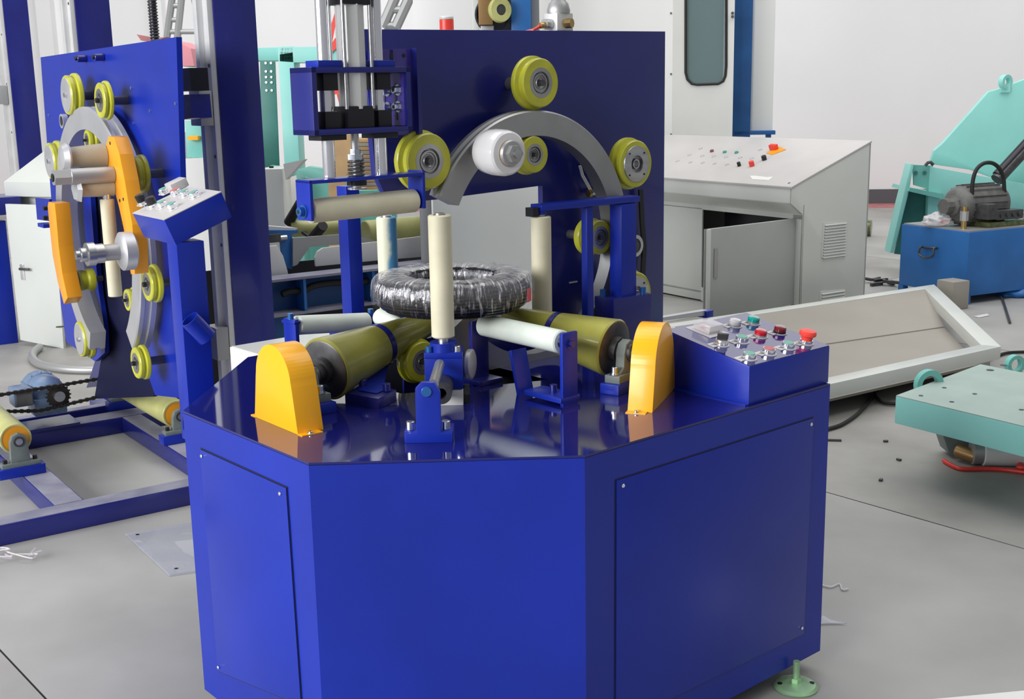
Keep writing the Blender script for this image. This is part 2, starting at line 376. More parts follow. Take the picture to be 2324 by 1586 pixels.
nR = panel_on(B1, R1, [(1398, 1090), (1844, 948), (1822, 1437), (1396, 1645)], 'access_panel', [(1411, 1101), (1838, 962), (1817, 1424), (1414, 1605)])
# levelling feet
def foot(c):
    c = Vector((c.x, c.y, 0)); f = MB()
    f.lathe([(0, 0), (.050, 0), (.052, .004), (.046, .010), (.018, .015), (0, .015)], axis_frame(c, UP), LGREEN, 32)
    for a in (30, 210): f.cyl(c+hdir(a+60)*.038+UP*.0112, c+hdir(a+60)*.038+UP*.0125, .006, BLACK, n=12)
    f.cyl(c+UP*.014, c+UP*.026, .013, LGREEN, n=6)
    f.cyl(c+UP*.02, c+UP*(ZB+.02), .008, LGREEN, n=16)
    return f
fc = at_z(1806, 1560, 0)
foot(fc).build('levelling_foot', tab)
foot(Lc+(A1-Lc)*.22+Vector((C.x-Lc.x, C.y-Lc.y, 0)).normalized()*.07).build('levelling_foot', tab)

# --- console on the right of the table
F0 = at_z(1699, 920, T); 
zF = on(1700, 832, F0, en).z
D = .243; BLc = F0+el*D
zB = on(1518, 747, BLc, en).z
Rr = F0+er*((R1-F0).dot(er)+.006)
def lift(p, z): return Vector((p.x, p.y, z))
F0o = F0+en*.0; Rro = Rr
con = MB()
con.hexa([F0, Rr, Rr+el*D, BLc, lift(F0, zF), lift(Rr, zF), lift(Rr+el*D, zB), lift(BLc, zB)], BLUE, bev=.002)
# flange along the left foot of the box
con.prism([F0-er*.012, BLc-er*.012, BLc, F0], UP*.003, BLUE)
con = con.build('control_console', tab)
pn3 = (lift(Rr, zF)-lift(F0, zF)).cross(lift(BLc, zB)-lift(F0, zF)).normalized()
if pn3.z < 0: pn3 = -pn3
pF = lift(F0, zF)
ux = er; uy = pn3.cross(ux).normalized(); uy = uy if uy.y > 0 else -uy
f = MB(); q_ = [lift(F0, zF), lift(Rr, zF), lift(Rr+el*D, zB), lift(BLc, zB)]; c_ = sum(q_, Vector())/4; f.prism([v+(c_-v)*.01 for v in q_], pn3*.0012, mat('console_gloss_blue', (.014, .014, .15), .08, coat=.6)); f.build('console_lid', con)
pF = pF+pn3*.0012
def cpt(u, v): return on(u, v, pF, pn3)
def button(u, v, kind, parent, pt=cpt, n=pn3, x=ux, y=uy, s=1.0, plate=PAPER, name=None):
    p = pt(u, v); f = MB()
    nm = name or 'push_button'
    f.lathe([(0, 0), (.0185*s, 0), (.0185*s, .0012*s), (0, .0012*s)], axis_frame(p, n), PAPER, 24)
    q = p+n*.0012*s
    lab = frame(x, y, n, p)
    f.box((-.014*s, .006*s, .0006*s), (.034*s, .022*s, .0012*s), PAPER, lab)
    f.box((-.018*s, .008*s, .0014*s), (.016*s, .0016*s, .0004*s), DKST, lab)
    f.box((-.018*s, .004*s, .0014*s), (.012*s, .0012*s, .0004*s), DKST, lab)
    if kind in ('green', 'red'):
        f.lathe([(0, 0), (.0148*s, 0), (.0148*s, .010*s), (.0138*s, .0115*s), (.0125*s, .0115*s), (.0125*s, .009*s), (0, .009*s)], axis_frame(q, n), CHROME, 28)
        f.lathe([(0, .0125*s), (.0118*s, .0125*s), (.0122*s, .0085*s)], axis_frame(q, n), TGREEN if kind == 'green' else PINKCAP, 24)
    elif kind in ('lampr', 'lampd', 'lampt', 'lampw'):
        mm = dict(lampr=LAMPR, lampd=LAMPRD, lampt=LAMPT, lampw=LAMPW)[kind]; nm = 'indicator_lamp'
        f.lathe([(0, 0), (.0150*s, 0), (.0150*s, .004*s), (0, .004*s)], axis_frame(q, n), BLACKM if kind == 'lampd' else ALUD, 28)
        f.lathe([(.0142*s, .004*s), (.0145*s, .011*s), (.0125*s, .0145*s), (.006*s, .0155*s), (0, .0155*s)], axis_frame(q, n), mm, 28)
    elif kind == 'selector':
        nm = 'selector_switch'
        f.lathe([(0, 0), (.0150*s, 0), (.0150*s, .010*s), (.0135*s, .0125*s), (0, .0125*s)], axis_frame(q, n), CHROME, 28)
        f.box((0, 0, .019*s), (.024*s, .009*s, .014*s), DKST, frame((x*.8-y*.6), (x*.6+y*.8), n, q), bev=.001*s)
    elif kind == 'estop':
        nm = 'emergency_stop'
        f.lathe([(0, 0), (.0148*s, 0), (.0148*s, .008*s), (0, .008*s)], axis_frame(q, n), CHROME, 28)
        f.lathe([(.0125*s, .006*s), (.0135*s, .016*s), (.0195*s, .020*s), (.0200*s, .026*s), (.0170*s, .030*s), (0, .0315*s)], axis_frame(q, n), RED, 32)
    elif kind == 'knob':
        nm = 'selector_knob'
        f.lathe([(0, 0), (.015*s, 0), (.015*s, .006*s), (0, .006*s)], axis_frame(q, n), CHROME, 24)
        f.lathe([(.013*s, .006*s), (.014*s, .024*s), (.012*s, .026*s), (0, .026*s)], axis_frame(q, n), BLACK, 20)
    return f.build(nm, parent)
for u, v, k, lb in ((1667, 739, 'lampw', 'clear white lamp'), (1709, 733, 'lampt', 'teal lamp'), (1683, 775, 'green', 'chrome push button with green cap in the middle row'),
              (1725, 763, 'lampr', 'bright red lamp'), (1769, 755, 'lampd', 'dark red lamp'), (1637, 782, 'selector', 'black selector lever on chrome collar'),
              (1700, 813, 'green', 'chrome push button with green cap nearest the front corner'), (1744, 802, 'red', 'chrome push button with pale red cap'),
              (1788, 789, 'green', 'chrome push button with green cap beside the emergency stop'), (1829, 779, 'estop', 'red mushroom emergency stop')):
    o = button(u, v, k, con); o['label'] = lb
f = MB(); p = cpt(1606, 751); fr = frame(ux, uy, pn3, p)
f.box((0, 0, .001), (.066, .075, .002), PAPER, fr); f.box((0, 0, .012), (.050, .050, .020), CLEAR, fr, bev=.003); f.box((0, 0, .004), (.040, .040, .006), PAPER, fr)
f.box((-.01, .006, .008), (.008, .012, .001), RED, fr)
f.build('meter_cover', con, label='clear plastic box over a small meter')

# --- cone rollers with bearings, dividers and yellow guards
def bearing_block(c, ax, par, s=1.0, mat_=None):
    """pillow block: base on the table under shaft point c, shaft along ax"""
    mat_ = mat_ or CASTG; side = ax.cross(UP).normalized(); base = Vector((c.x, c.y, T)); h = c.z-T
    f = MB(); M = frame(side, ax, UP, base)
    f.box((0, 0, .012), (.15*s, .05*s, .024), BLUE, M, bev=.002)
    f.box((0, 0, .033), (.125*s, .040*s, .018), mat_, M, bev=.002)
    body = [base+side*x*s+UP*z for x, z in ((-.052, .04), (-.03, .055), (-.028, h), (-.02, h+.022), (0, h+.030), (.02, h+.022), (.028, h), (.03, .055), (.052, .04))]
    f.prism([q-ax*.012 for q in body], ax*.024, mat_, bev=.003)
    f.cyl(c-ax*.02, c+ax*.02, .022, DKST, n=24)
    o = f.build('bearing_block', par)
    for sx in (-1, 1):
        q = base+side*sx*.052*s+UP*.043; g_ = MB(); g_.cyl(q, q+UP*.004, .011, ZINC, n=18); g_.cyl(q+UP*.003, q+UP*.018, .0075, ZINC, n=18, bev=.001); g_.build('bolt', o)
    return o
def guard(face, depth, par):
    """arched yellow cover: face = (bottom-left, bottom-right) on the table, height, depth vector"""
    p, q, h = face; w2 = (q-p).length/2; d = (q-p).normalized(); mid = (p+q)/2; pts = [p.copy()]
    rt_ = w2*.80; n = 30; zc = h-rt_
    pts += [p+UP*0+d*(w2-rt_)*.9+UP*zc*.98]
    for i in range(1, n): 
        a = math.pi-math.pi*i/n; pts.append(mid+d*rt_*math.cos(a)+UP*(zc+rt_*math.sin(a)))
    pts += [q-d*(w2-rt_)*.9+UP*zc*.98, q.copy()]
    f = MB(); f.prism(pts, depth, YEL, bev=.0012)
    dn_ = depth.normalized(); fl = .018
    f.prism([p-d*fl, p+d*.002, p+d*.002+depth*.8, p-d*fl+depth*.8], UP*.002, YEL)
    f.prism([q+d*fl, q-d*.002, q-d*.002+depth*.8, q+d*fl+depth*.8], UP*.002, YEL)
    o = f.build('chain_guard', par)
    for e in (p-d*fl*.55, q+d*fl*.55):
        s_ = MB(); s_.bolt(e+depth*.4+UP*.002, UP, .005, .004, ZINC, hexa=False); s_.build('screw', o)
    return o
def cone(axis_out, axis_in, Rb, Rs, split, par, mt):
    """one tapered roller in two lengths with a blue divider between"""
    ax = (axis_in-axis_out); L = ax.length; a = ax.normalized(); rad = lambda t: Rb+(Rs-Rb)*t
    M = axis_frame(axis_out, a)
    f = MB(); s0, s1 = split
    f.lathe([(.0, .001), (rad(0)-.012, .001), (rad(0)-.003, 0), (rad(0), .004), (rad(s0), L*s0-.002), (rad(s0)-.004, L*s0), (0, L*s0)], M, mt, 56)
    f.lathe([(0, L*s1), (rad(s1)-.003, L*s1), (rad(s1), L*s1+.002), (rad(1), L-.003), (rad(1)-.003, L), (0, L)], M, mt, 48)
    o = f.build('cone_roller', par)
    f = MB(); f.lathe([(0, -.0005), (rad(0)-.006, -.0005), (rad(0)-.009, -.002), (.03, -.002), (.03, -.018), (0, -.018)], M, DKST, 40)
    f.cyl(axis_out-a*.09, axis_out, .014, STEEL, n=20); f.cyl(axis_out-a*.035, axis_out-a*.012, .022, DKST, n=24)
    f.build('shaft', o)
    f = MB(); f.cyl(axis_in-a*.002, axis_in+a*.05, .010, STEEL, n=16); f.build('end_axle', o)
    return o, M, L, rad
def divider(c, ax, r, base, par):
    """blue arm with a ring head that carries the middle of a cone"""
    side = ax.cross(UP).normalized(); f = MB()
    M = axis_frame(c, ax)
    f.lathe([(r*.55, -.007), (r, -.007), (r, .007), (r*.55, .007)], M, BLUED, 36, closed=True)
    top = c-UP*r*.9; b0 = Vector((base.x, base.y, T+.03))
    f.hexa([b0-side*.028-ax*.010, b0+side*.028-ax*.010, b0+side*.028+ax*.010, b0-side*.028+ax*.010,
            top-side*.022-ax*.007, top+side*.022-ax*.007, top+side*.022+ax*.007, top-side*.022+ax*.007], BLUE)
    M2 = frame(side, ax, UP, Vector((base.x, base.y, T)))
    f.box((0, 0, .014), (.10, .062, .028), BLUED, M2, bev=.002)
    o = f.build('divider_bracket', par)
    for sx in (-1, 1):
        s_ = MB(); q = Vector((base.x, base.y, T+.028))+side*sx*.036+ax*.015; s_.cyl(q, q+UP*.018, .009, BLUED, n=18, bev=.001); s_.build('bolt', o)
# left cone
aL = hdir(50); zt = .888
oL = at_y(737, 838, 2.64); 
iL = at_y(965, 737, 2.93)
coL, ML, LL, radL = cone(oL, iL, .073, .030, (.49, .535), tab, OLIVE)
axL = (iL-oL).normalized()
mid = oL+axL*LL*.512; divider(mid, axL, radL(.51)+.001, at_z(842, 915, T), tab)
bb = oL-axL*.055; bearing_block(bb, hdir(50), tab)
gp = at_z(578, 946, T); gq = at_z(676, 987, T)
hG = on(632, 788, (gp+gq)/2, hdir(50)).z-T
guard((gp, gq, hG), hdir(52)*.060, tab)
# right cone
aR = hdir(-70)
oR = at_y(1394, 790, 2.74); iR = at_y(1150, 722, 2.93)
coR, MR, LR, radR = cone(oR, iR, .0685, .030, (.50, .545), tab, OLIVE)
axR = (iR-oR).normalized(); mid = oR+axR*LR*.522
f = MB(); f.lathe([(.01, -.006), (radR(.5)-.001, -.006), (radR(.5)-.001, .006), (.01, .006)], axis_frame(mid, axR), BLUED, 36, closed=True); f.build('divider_disc', tab)
bearing_block(oR-axR*.034, Vector((axR.x, axR.y, 0)).normalized(), tab)
gp = at_z(1424, 933, T); gq = gp+hdir(20)*.235
gw = Vector((math.cos(R(20)), -math.sin(R(20)), 0))*.055
hG = on(1470, 735, gp+hdir(20)*.1+gw*.5, -Vector((0, 1, 0))).z-T
guard((gp, gq, hG), gw, tab)
# back cone, half hidden behind the coil
oB = C+hdir(8)*.42+UP*.10; iB = C+hdir(8)*.10+UP*.135
cone(oB, iB, .072, .034, (.50, .545), tab, OLIVE)

# --- white idler rollers on brackets
def idler(p, q, r, mt, par, name='idler_roller', end=True):
    d = (q-p).normalized(); f = MB(); L = (q-p).length
    f.lathe([(r*.55, 0), (r-.003, 0), (r, .003), (r, L-.003), (r-.003, L), (r*.55, L)], axis_frame(p, d), mt, 36)
    o = f.build(name, par)
    if end:
        f = MB(); f.lathe([(.005, .001), (r*.85, .001), (r*.85, .006), (.005, .006)], axis_frame(p, d), STEEL, 24, closed=True)
        f.lathe([(.005, .001), (r*.85, .001), (r*.85, .006), (.005, .006)], axis_frame(q, -d), STEEL, 24, closed=True)
        f.cyl(p-d*.012, q+d*.012, .008, STEEL, n=16); f.build('axle', o)
    return o
# front right white roller
q = at_y(1276, 776, 2.60); p = at_y(1098, 737, 2.80)
idler(p, q, .0262, CREAMW, tab); d = (q-p).normalized(); sd = Vector((d.x, d.y, 0)).normalized(); cr = sd.cross(UP)
f = MB(); pb = Vector((q.x, q.y, T))+sd*.02
M = frame(sd, -cr, UP, pb)
hq = q.z-T
f.box((0, 0, hq/2+.012), (.009, .046, hq+.025), BLUE, M, bev=.001)
f.box((-.055, 0, .012), (.12, .06, .012), BLUE, M, bev=.002)
f.box((-.14, 0, hq*.5), (.009, .046, hq), BLUE, frame((sd+UP*.25).normalized(), -cr, (UP-sd*.25).normalized(), pb), bev=.001)
f.bolt(pb+UP*hq+sd*.005, sd, .008, .010, BLUED, hexa=True)
o = f.build('roller_bracket', tab)
f = MB(); f.cyl(pb-sd*.05+UP*.018, pb-sd*.05+UP*.036, .008, BLUED, n=18); f.build('bolt', o)
f = MB(); pp = Vector((p.x, p.y, T)); M = frame(sd, -cr, UP, pp)
f.box((-.02, 0, (p.z-T)/2), (.012, .05, p.z-T+.02), BLUED, M, bev=.001); f.box((-.02, 0, .006), (.09, .07, .012), BLUED, M, bev=.002)
f.build('roller_bracket', tab)
# left white roller
p = at_y(672, 738, 3.12); q = at_y(832, 730, 3.30)
idler(p, q, .0255, CREAMW, tab); sd = (q-p); sd.z = 0; sd.normalize(); cr = sd.cross(UP)
for e, s_ in ((p, -1), (q, 1)):
    f = MB(); M = frame(sd, -cr, UP, Vector((e.x, e.y, T))+sd*s_*.016); hq = e.z-T
    f.box((0, 0, hq/2+.01), (.012, .05, hq+.02), BLUE, M, bev=.002); f.box((0, 0, hq+.012), (.02, .055, .008), BLUE, M, bev=.002)
    o = f.build('roller_bracket', tab)
    g_ = MB(); g_.cyl(Vector((e.x, e.y, T+hq+.018))+sd*s_*.016, Vector((e.x, e.y, T+hq+.034))+sd*s_*.016, .008, BLUEBOLT, n=16); g_.build('bolt', o)
# back left white roller stub under the coil
p = at_y(862, 718, 3.02); q = at_y(905, 742, 2.94)
idler(p, q, .022, CREAMW, tab)

# --- upright rollers round the coil
def upright(u0, v0, u1, v1, y, mt, r=.0255):
    top = at_y(u0, v0, y); bot = at_y(u1, v1, y); top = Vector((bot.x*.5+top.x*.5, y, top.z)); bot = Vector((top.x, y, bot.z))
    o = idler(bot, top, r, mt, tab, 'upright_roller', False)
    f = MB(); f.lathe([(.006, -.002), (r*.9, -.002), (r*.9, -.008), (.006, -.008)], axis_frame(top, UP), ALUD, 24, closed=True); f.cyl(bot-UP*.02, top+UP*.004, .011, STEEL, n=20)
    f.build('axle', o)
    return top, bot
t1, b1 = upright(1000, 487, 1003, 765, 2.62, CREAM)
f = MB(); cx = b1.x; cy = 2.62; zc = b1.z
M = frame(V(1, 0, 0), V(0, 1, 0), UP, V(cx, cy, 0))
f.cyl(V(cx, cy, zc-.03), V(cx, cy, zc-.010), .030, BLUE, n=28)
f.box((0, .01, zc-.036), (.084, .075, .013), BLUE, M, bev=.0015)
f.box((0, .01, zc-.078), (.084, .070, .070), BLUE, M, bev=.0015)
blk = f.build('roller_carriage', tab)
f = MB(); f.box((0, .01, zc-.140), (.083, .070, .050), WHITEP, M, bev=.002); f.box((0, .03, (zc-.165+T)/2), (.05, .02, zc-.165-T), BLUED, M)
f.build('adjusting_block', blk, label='bare white part of the carriage block')
for sx in (-1, 1):
    f = MB(); p = V(cx+sx*.031, cy-.018, zc-.030); f.cyl(p, p+UP*.014, .0075, BLUEBOLT if sx < 0 else ZINC, n=18, bev=.001); f.build('bolt', blk)
f = MB(); p = at_y(998, 826, 2.57); q = at_y(984, 872, 2.45); f.tube([p, p+(q-p)*.5, q], .011, STEELM, n=16)
p2 = at_y(1000, 892, 2.50); f.lathe([(.012, -.05), (.0235, -.05), (.0235, .05), (.012, .05)], axis_frame(p2+V(0, .06, -.004), V(0, 1, 0)), DKST, 28, closed=True)
f.build('adjusting_screw', blk)
f = MB(); p = at_y(1066, 826, 2.66); f.lathe([(0, -.006), (.032, -.006), (.034, -.003), (.034, .006), (.030, .008), (0, .008)], axis_frame(p, V(1, -.25, 0)), STEELL, 28)
f.cyl(p-V(.04, 0, 0), p, .007, STEEL, n=12); f.build('handwheel', blk)
f = MB(); p = at_y(1058, 890, 2.62); f.cyl(p-UP*.005, p+UP*.018, .008, DKST, n=16); f.cyl(p-UP*.025, p-UP*.004, .011, BLACK, n=6); f.build('set_screw', blk)
# front bearing bracket
f = MB(); a_ = at_z(918, 1006, T); c_ = at_z(1028, 1006, T); y0 = a_.y
zz = lambda v, u=970: at_y(u, v, y0).z; xx = lambda u, v=980: at_y(u, v, y0).x
pl = [(920, 1006), (1027, 1006), (1027, 982), (1001, 982), (999, 890), (986, 869), (956, 868), (942, 883), (945, 982), (920, 984)]
pts = [at_y(u, v, y0) for u, v in pl]
for q in pts[:2]: q.z = T
f.prism(pts, V(0, .014, 0), BLUE, bev=.001)
br = f.build('front_bracket', tab)
f = MB(); f.box(((a_.x+c_.x)/2, y0+.035, T+.011), ((c_.x-a_.x), .06, .022), BLUE, bev=.001); f.build('bracket_base', br)
f = MB(); f.cyl(at_y(968, 889, y0)-V(0, .003, 0), at_y(968, 889, y0)+V(0, .01, 0), .0105, BLUEBOLT, n=24, bev=.001); f.build('pin', br)
for u in (932, 1013):
    f = MB(); p = at_y(u, 983, y0+.02); p.z = T+.022; f.cyl(p, p+UP*.018, .0085, ZINC, n=20, bev=.001); f.build('bolt', br)
# right upright roller with its bracket frame
yR = 3.02
t2, b2 = upright(1228, 490, 1230, 716, yR, CREAM, .0255)
f = MB(); hb = hdir(52); pz = t2.z+.012
f.cyl(t2+UP*.004, t2+UP*.02, .014, BLUE, n=20)
e0 = t2-hb*.02; e1 = on(1430, 462, t2, Vector((hb.y, -hb.x, 0))); Lb = (e1-t2).dot(hb)
bn = Vector((hb.y, -hb.x, 0)); M = frame(hb, -bn, UP, Vector((t2.x, t2.y, 0)))
f.box((Lb/2, 0, pz+.010), (Lb+.03, .045, .016), BLUE, M, bev=.002)
f.box((.155, 0, (pz+T)/2), (.022, .022, pz-T), BLUE, M, bev=.001)
f.box((Lb-.025, 0, (pz+T)/2), (.055, .045, pz-T), BLUE, M, bev=.002)
f.box((Lb-.025, .0, T+.07), (.14, .075, .14), BLUED, M, bev=.003)
o = f.build('roller_frame', tab)
for a in (-.055, .045, 0.015):
    g_ = MB(); q = M @ V(Lb-.025+a, -.03 if a > .02 else .02, T+.14); g_.cyl(q, q+UP*.018, .008, BLUEBOLT, n=16); g_.build('bolt', o)
f = MB(); q = t2-hb*.028; f.box((0, 0, pz), (.018, .03, .022), BLACKM, frame(hb, -bn, UP, Vector((q.x, q.y, 0)))); f.build('end_stop', o)
# back left upright roller, blue stained, with its post
yL = 3.04
t3, b3 = upright(876, 492, 886, 720, yL, CREAMS, .0255)
f = MB(); p = at_y(803, 716, 3.40); ptop = at_y(800, 470, 3.40); M = frame(er, el, UP, Vector((p.x, p.y, 0)))
f.box((0, 0, (p.z-.04+ptop.z+.06)/2), (.044, .048, ptop.z-p.z+.10), BLUE, M, bev=.002)
f.box((0.02, 0, p.z-.06), (.16, .08, .06), BLUE, M, bev=.002)
f.box((0, 0, (T+p.z-.08)/2), (.05, .05, p.z-.08-T), BLUED, M)
f.build('roller_frame', tab)
# guide wheel low in the slot
# ================================================================== RING WRAPPING UNIT (behind the table)
def circ3(a, b, c, ex, ey):
    o = a; P2 = [((q-o).dot(ex), (q-o).dot(ey)) for q in (a, b, c)]
    (x1, y1), (x2, y2), (x3, y3) = P2
    dd = 2*(x1*(y2-y3)+x2*(y3-y1)+x3*(y1-y2))
    ux_ = ((x1*x1+y1*y1)*(y2-y3)+(x2*x2+y2*y2)*(y3-y1)+(x3*x3+y3*y3)*(y1-y2))/dd
    uy_ = ((x1*x1+y1*y1)*(x3-x2)+(x2*x2+y2*y2)*(x1-x3)+(x3*x3+y3*y3)*(x2-x1))/dd
    ctr = o+ex*ux_+ey*uy_; return ctr, (ctr-a).length
P0 = Vector((C.x, C.y, 0))+er*.1
rc, Ro = circ3(on(1218, 250, P0, en), on(1424, 480, P0, en), on(1180, 858, P0, en), er, UP)
RF = frame(er, UP, en, rc)
def ringang(u, v, P=P0, n=en, c=rc, ex=er): q = on(u, v, P, n)-c; return math.degrees(math.atan2(q.z, q.dot(ex)))
ru = thing('ring_wrapping_unit', (rc.x, rc.y, 0), 'tall dark blue upright plate carrying a steel ring and yellow-green wheels behind the roller table', 'machine')
def guide_ring(name, par, M, Ro, wid, th, a0, a1, m, side=None):
    """C-shaped ring with a running groove in its rim; front face at z=0"""
    Ri = Ro-wid; f = MB()
    pr = [(Ri, 0), (Ro-.004, 0), (Ro, -.004), (Ro, -th*.30), (Ro-.007, -th*.38), (Ro-.007, -th*.62), (Ro, -th*.70), (Ro, -th), (Ri, -th)]
    f.lathe(pr, M, m, 110, a0, a1, closed=True)
    return f.build(name, par)
a_hi = ringang(1014, 452); a_lo = ringang(1032, 742)
a0 = a_lo if a_lo > 0 else a_lo+360
ring = guide_ring('wrapping_ring', ru, RF, Ro, .062, .042, a0-360, a_hi, STEELM)
plo = -.115                                     # plate front, behind the ring
PP = P0+en*plo
ol = [(822, 66), (1510, 71), (1508, 790), (1236, 800), (1231, 421), (1000, 452), (898, 462), (872, 438), (852, 395)]
pts = [on(u, v, PP, en) for u, v in ol]; pts[1].z = pts[0].z+.012; pts[2].x, pts[2].y = pts[1].x, pts[1].y
f = MB(); f.prism(pts, -en*.018, BLUED, bev=.0012); plate = f.build('upright_plate', ru)
# post at the right of the opening, base box and legs
q = on(1252, 600, PP-en*.05, en); M = frame(hdir(75), -hdir(165), UP, Vector((q.x, q.y, 0))); f = MB(); f.box((0, 0, .62), (.045, .045, 1.24-.02), BLUE, M, bev=.002); f.build('post', ru)
lo_c = (pts[2]+pts[3])/2; wd2 = (pts[2]-pts[3]).dot(er)
f = MB(); M = frame(er, el, UP, Vector((lo_c.x, lo_c.y, 0))); f.box((0, .10, pts[2].z*.5+.02), (abs(wd2), .20, pts[2].z), BLUED, M, bev=.004); f.build('base_box', ru)
f = MB(); hp_ = [on(u, v, PP, en) for u, v in ((915, 775), (1300, 765), (1300, 900), (915, 900))]
for k_, z_ in ((0, .80), (1, .80), (2, .52), (3, .52)): hp_[k_].z = z_
f.prism(hp_, -en*.006, BLUED); f.build('lower_guard_plate', ru)
f = MB(); q = on(1300, 640, PP, en)+en*.001; M = frame(er, UP, en, q); f.box((0, 0, .0012), (.03, .004, .002), ALU, M); f.build('slot_plate', ru)
def wheel(par, c, n, Rr_, th, style='bearing', stud=.08, inner=.62, tyre=None, front=0, name='guide_wheel'):
    """c centre of the front face, n towards the viewer side; groove between two flanges"""
    tyre = tyre or TYRE; M = axis_frame(c, n); f = MB(); k = Rr_*.9*inner
    f.lathe([(k, 0), (Rr_*.86, 0), (Rr_*.90, -th*.08), (Rr_*.90, -th*.34), (Rr_*.84, -th*.42), (Rr_*.84, -th*.52), (Rr_*.985, -th*.62), (Rr_, -th*.70), (Rr_, -th*.92), (Rr_*.97, -th), (k, -th)], M, tyre, 52, closed=True)
    w_ = f.build(name, par); f = MB()
    if style == 'bearing':
        f.lathe([(0, -.006), (k*.16, -.006), (k*.30, -.004), (k*.34, -.002), (k*.42, -.006), (k*.5, -.006), (k*.54, -.002), (k*.62, -.002), (k*.66, -.007), (k*.72, -.007), (k*.74, .0005), (k, .0005), (k, -th-.001), (0, -th-.001)], M, STEELM, 40)
        h = f.build('hub', w_)
        f = MB(); f.cyl(c-n*.005, c+n*.006, k*.20, DKST, n=18); f.build('axle_bolt', w_)
    elif style == 'flange':
        f.lathe([(0, -.01), (k*.2, -.01), (k*.2, .0), (k*.26, .001), (k*.30, -.012), (k*.44, -.012), (k*.46, .004), (k*.66, .004), (k*.70, .003), (k*.98, .003), (k*1.0, .001), (k, -th-.001), (0, -th-.001)], M, STEEL, 44)
        h = f.build('hub', w_)
        for a in (45, 135, 225, 315):
            f = MB(); q = M @ Vector((k*.82*math.cos(R(a)), k*.82*math.sin(R(a)), .003)); f.cyl(q, q+n*.001, k*.055, BLACK, n=12); f.build('screw_hole', w_)
    elif style == 'disc':
        f.lathe([(0, .002), (k*.12, .002), (k*.14, -.002), (k*.5, .004), (k*.98, .002), (k, 0), (k, -th-.001), (0, -th-.001)], M, STEELL, 44)
        f.build('hub', w_)
        f = MB(); f.cyl(c-n*.004, c+n*.008, k*.16, STEEL, n=6); f.build('axle_bolt', w_)
    elif style == 'stud':
        f.lathe([(0, -.003), (k*.28, -.003), (k*.34, -.008), (k*.55, -.008), (k*.6, .001), (k, .001), (k, -th-.001), (0, -th-.001)], M, STEEL, 36)
        f.build('hub', w_)
        f = MB(); f.cyl(c-n*.008, c+n*.014, k*.24, BLACK, n=6); f.cyl(c-n*.008, c+n*.002, k*.36, STEEL, n=20); f.build('axle_bolt', w_)
    f = MB(); f.cyl(c-n*(th+.001), c-n*(th+stud), Rr_*.24, STUD, n=24); f.build('stud', w_)
    return w_
FR = P0+en*.004
def wr(u, v, rpx, th, style, stud=None, off=.004, par=ru, **k):
    c = on(u, v, P0+en*off, en); depth = (c-EYE).dot(fwd); th_ = th
    return wheel(par, c, en, rpx*depth/FPX, th, style, stud=off-th-plo if stud is None else stud, **k)
wr(1228, 188, 61, .040, 'bearing')
wr(975, 366, 70, .044, 'bearing')
wr(1214, 351, 46, .040, 'bearing', inner=.60)
wr(1444, 372, 59, .040, 'flange', inner=.78)
wr(1363, 539, 43, .052, 'bearing', inner=.66)
wr(1444, 668, 56, .040, 'flange', inner=.82)
wr(960, 822, 52, .034, 'bearing', off=-.03)
# small bare bearing at the right
c = on(1443, 558, PP+en*.03, en); dpt = (c-EYE).dot(fwd); r_ = 25*dpt/FPX
f = MB(); M = axis_frame(c, en); f.lathe([(r_*.68, 0), (r_, 0), (r_, -.02), (r_*.68, -.02)], M, STEELL, 32, closed=True); tb_ = f.build('tension_bearing', ru)
f = MB(); f.cyl(c-en*.03, c-en*.002, r_*.66, DKST, n=24); f.cyl(c-en*.03, c+en*.004, r_*.4, DKST, n=6); f.build('hub', tb_)
# drive belt running down behind the wheels on the right
f = MB(); bp_ = [on(u, v, PP+en*.012, en) for u, v in ((1452, 430), (1455, 500), (1460, 560), (1456, 640), (1450, 700))]
for a, b_ in zip(bp_, bp_[1:]): f.hexa([a-er*.008, a+er*.008, a+er*.008+en*.006, a-er*.008+en*.006, b_-er*.008, b_+er*.008, b_+er*.008+en*.006, b_-er*.008+en*.006], RUBBER)
f.build('drive_belt', ru)
# sensor and its cable end
f = MB(); p = on(1352, 436, PP+en*.02, en); f.cyl(p-er*.02, p+er*.01, .008, ZINC, n=6); f.cyl(p+er*.01, p+er*.026, .0085, LGREEN, n=16); f.cyl(p-er*.03-UP*.002, p-er*.02, .011, BRASS, n=6); f.build('proximity_sensor', ru)
f = MB(); f.tube([on(1316, 376, PP+en*.02, en), on(1322, 398, PP+en*.022, en), on(1333, 418, PP+en*.02, en), on(1342, 434, PP+en*.02, en)], .0042, WHITE); f.build('sensor_cable', ru)
# film spindle through the film roll
sp = at_y(1121, 343, 2.86)
fa = (en*.86+er*.5).normalized()
sp_f = at_y(1158, 348, 2.80)
ax = Vector((.62, -.78, -.02)).normalized()
f = MB(); f.cyl(sp_f-ax*.13, sp_f-ax*.002, .012, STEEL, n=20)
f.lathe([(0, .001), (.030, .001), (.031, .004), (.028, .010), (.022, .011), (0, .011)], axis_frame(sp_f-ax*.002, ax), ALUD, 32)
f.cyl(sp_f+ax*.009, sp_f+ax*.022, .021, ALUD, n=6); f.cyl(sp_f+ax*.022, sp_f+ax*.030, .010, STEEL, n=20)
f.build('film_spindle', ru)
fr_ = thing('film_roll', sp_f-ax*.05, 'white roll of stretch film on a steel spindle at the ring', 'film roll')
M = axis_frame(sp_f-ax*.003, ax)
f = MB(); f.lathe([(.030, 0), (.046, .0), (.0505, -.004), (.053, -.016), (.0535, -.05), (.051, -.074), (.046, -.082), (.030, -.082)], M, FILMW, 56, closed=True); f.build('film', fr_)
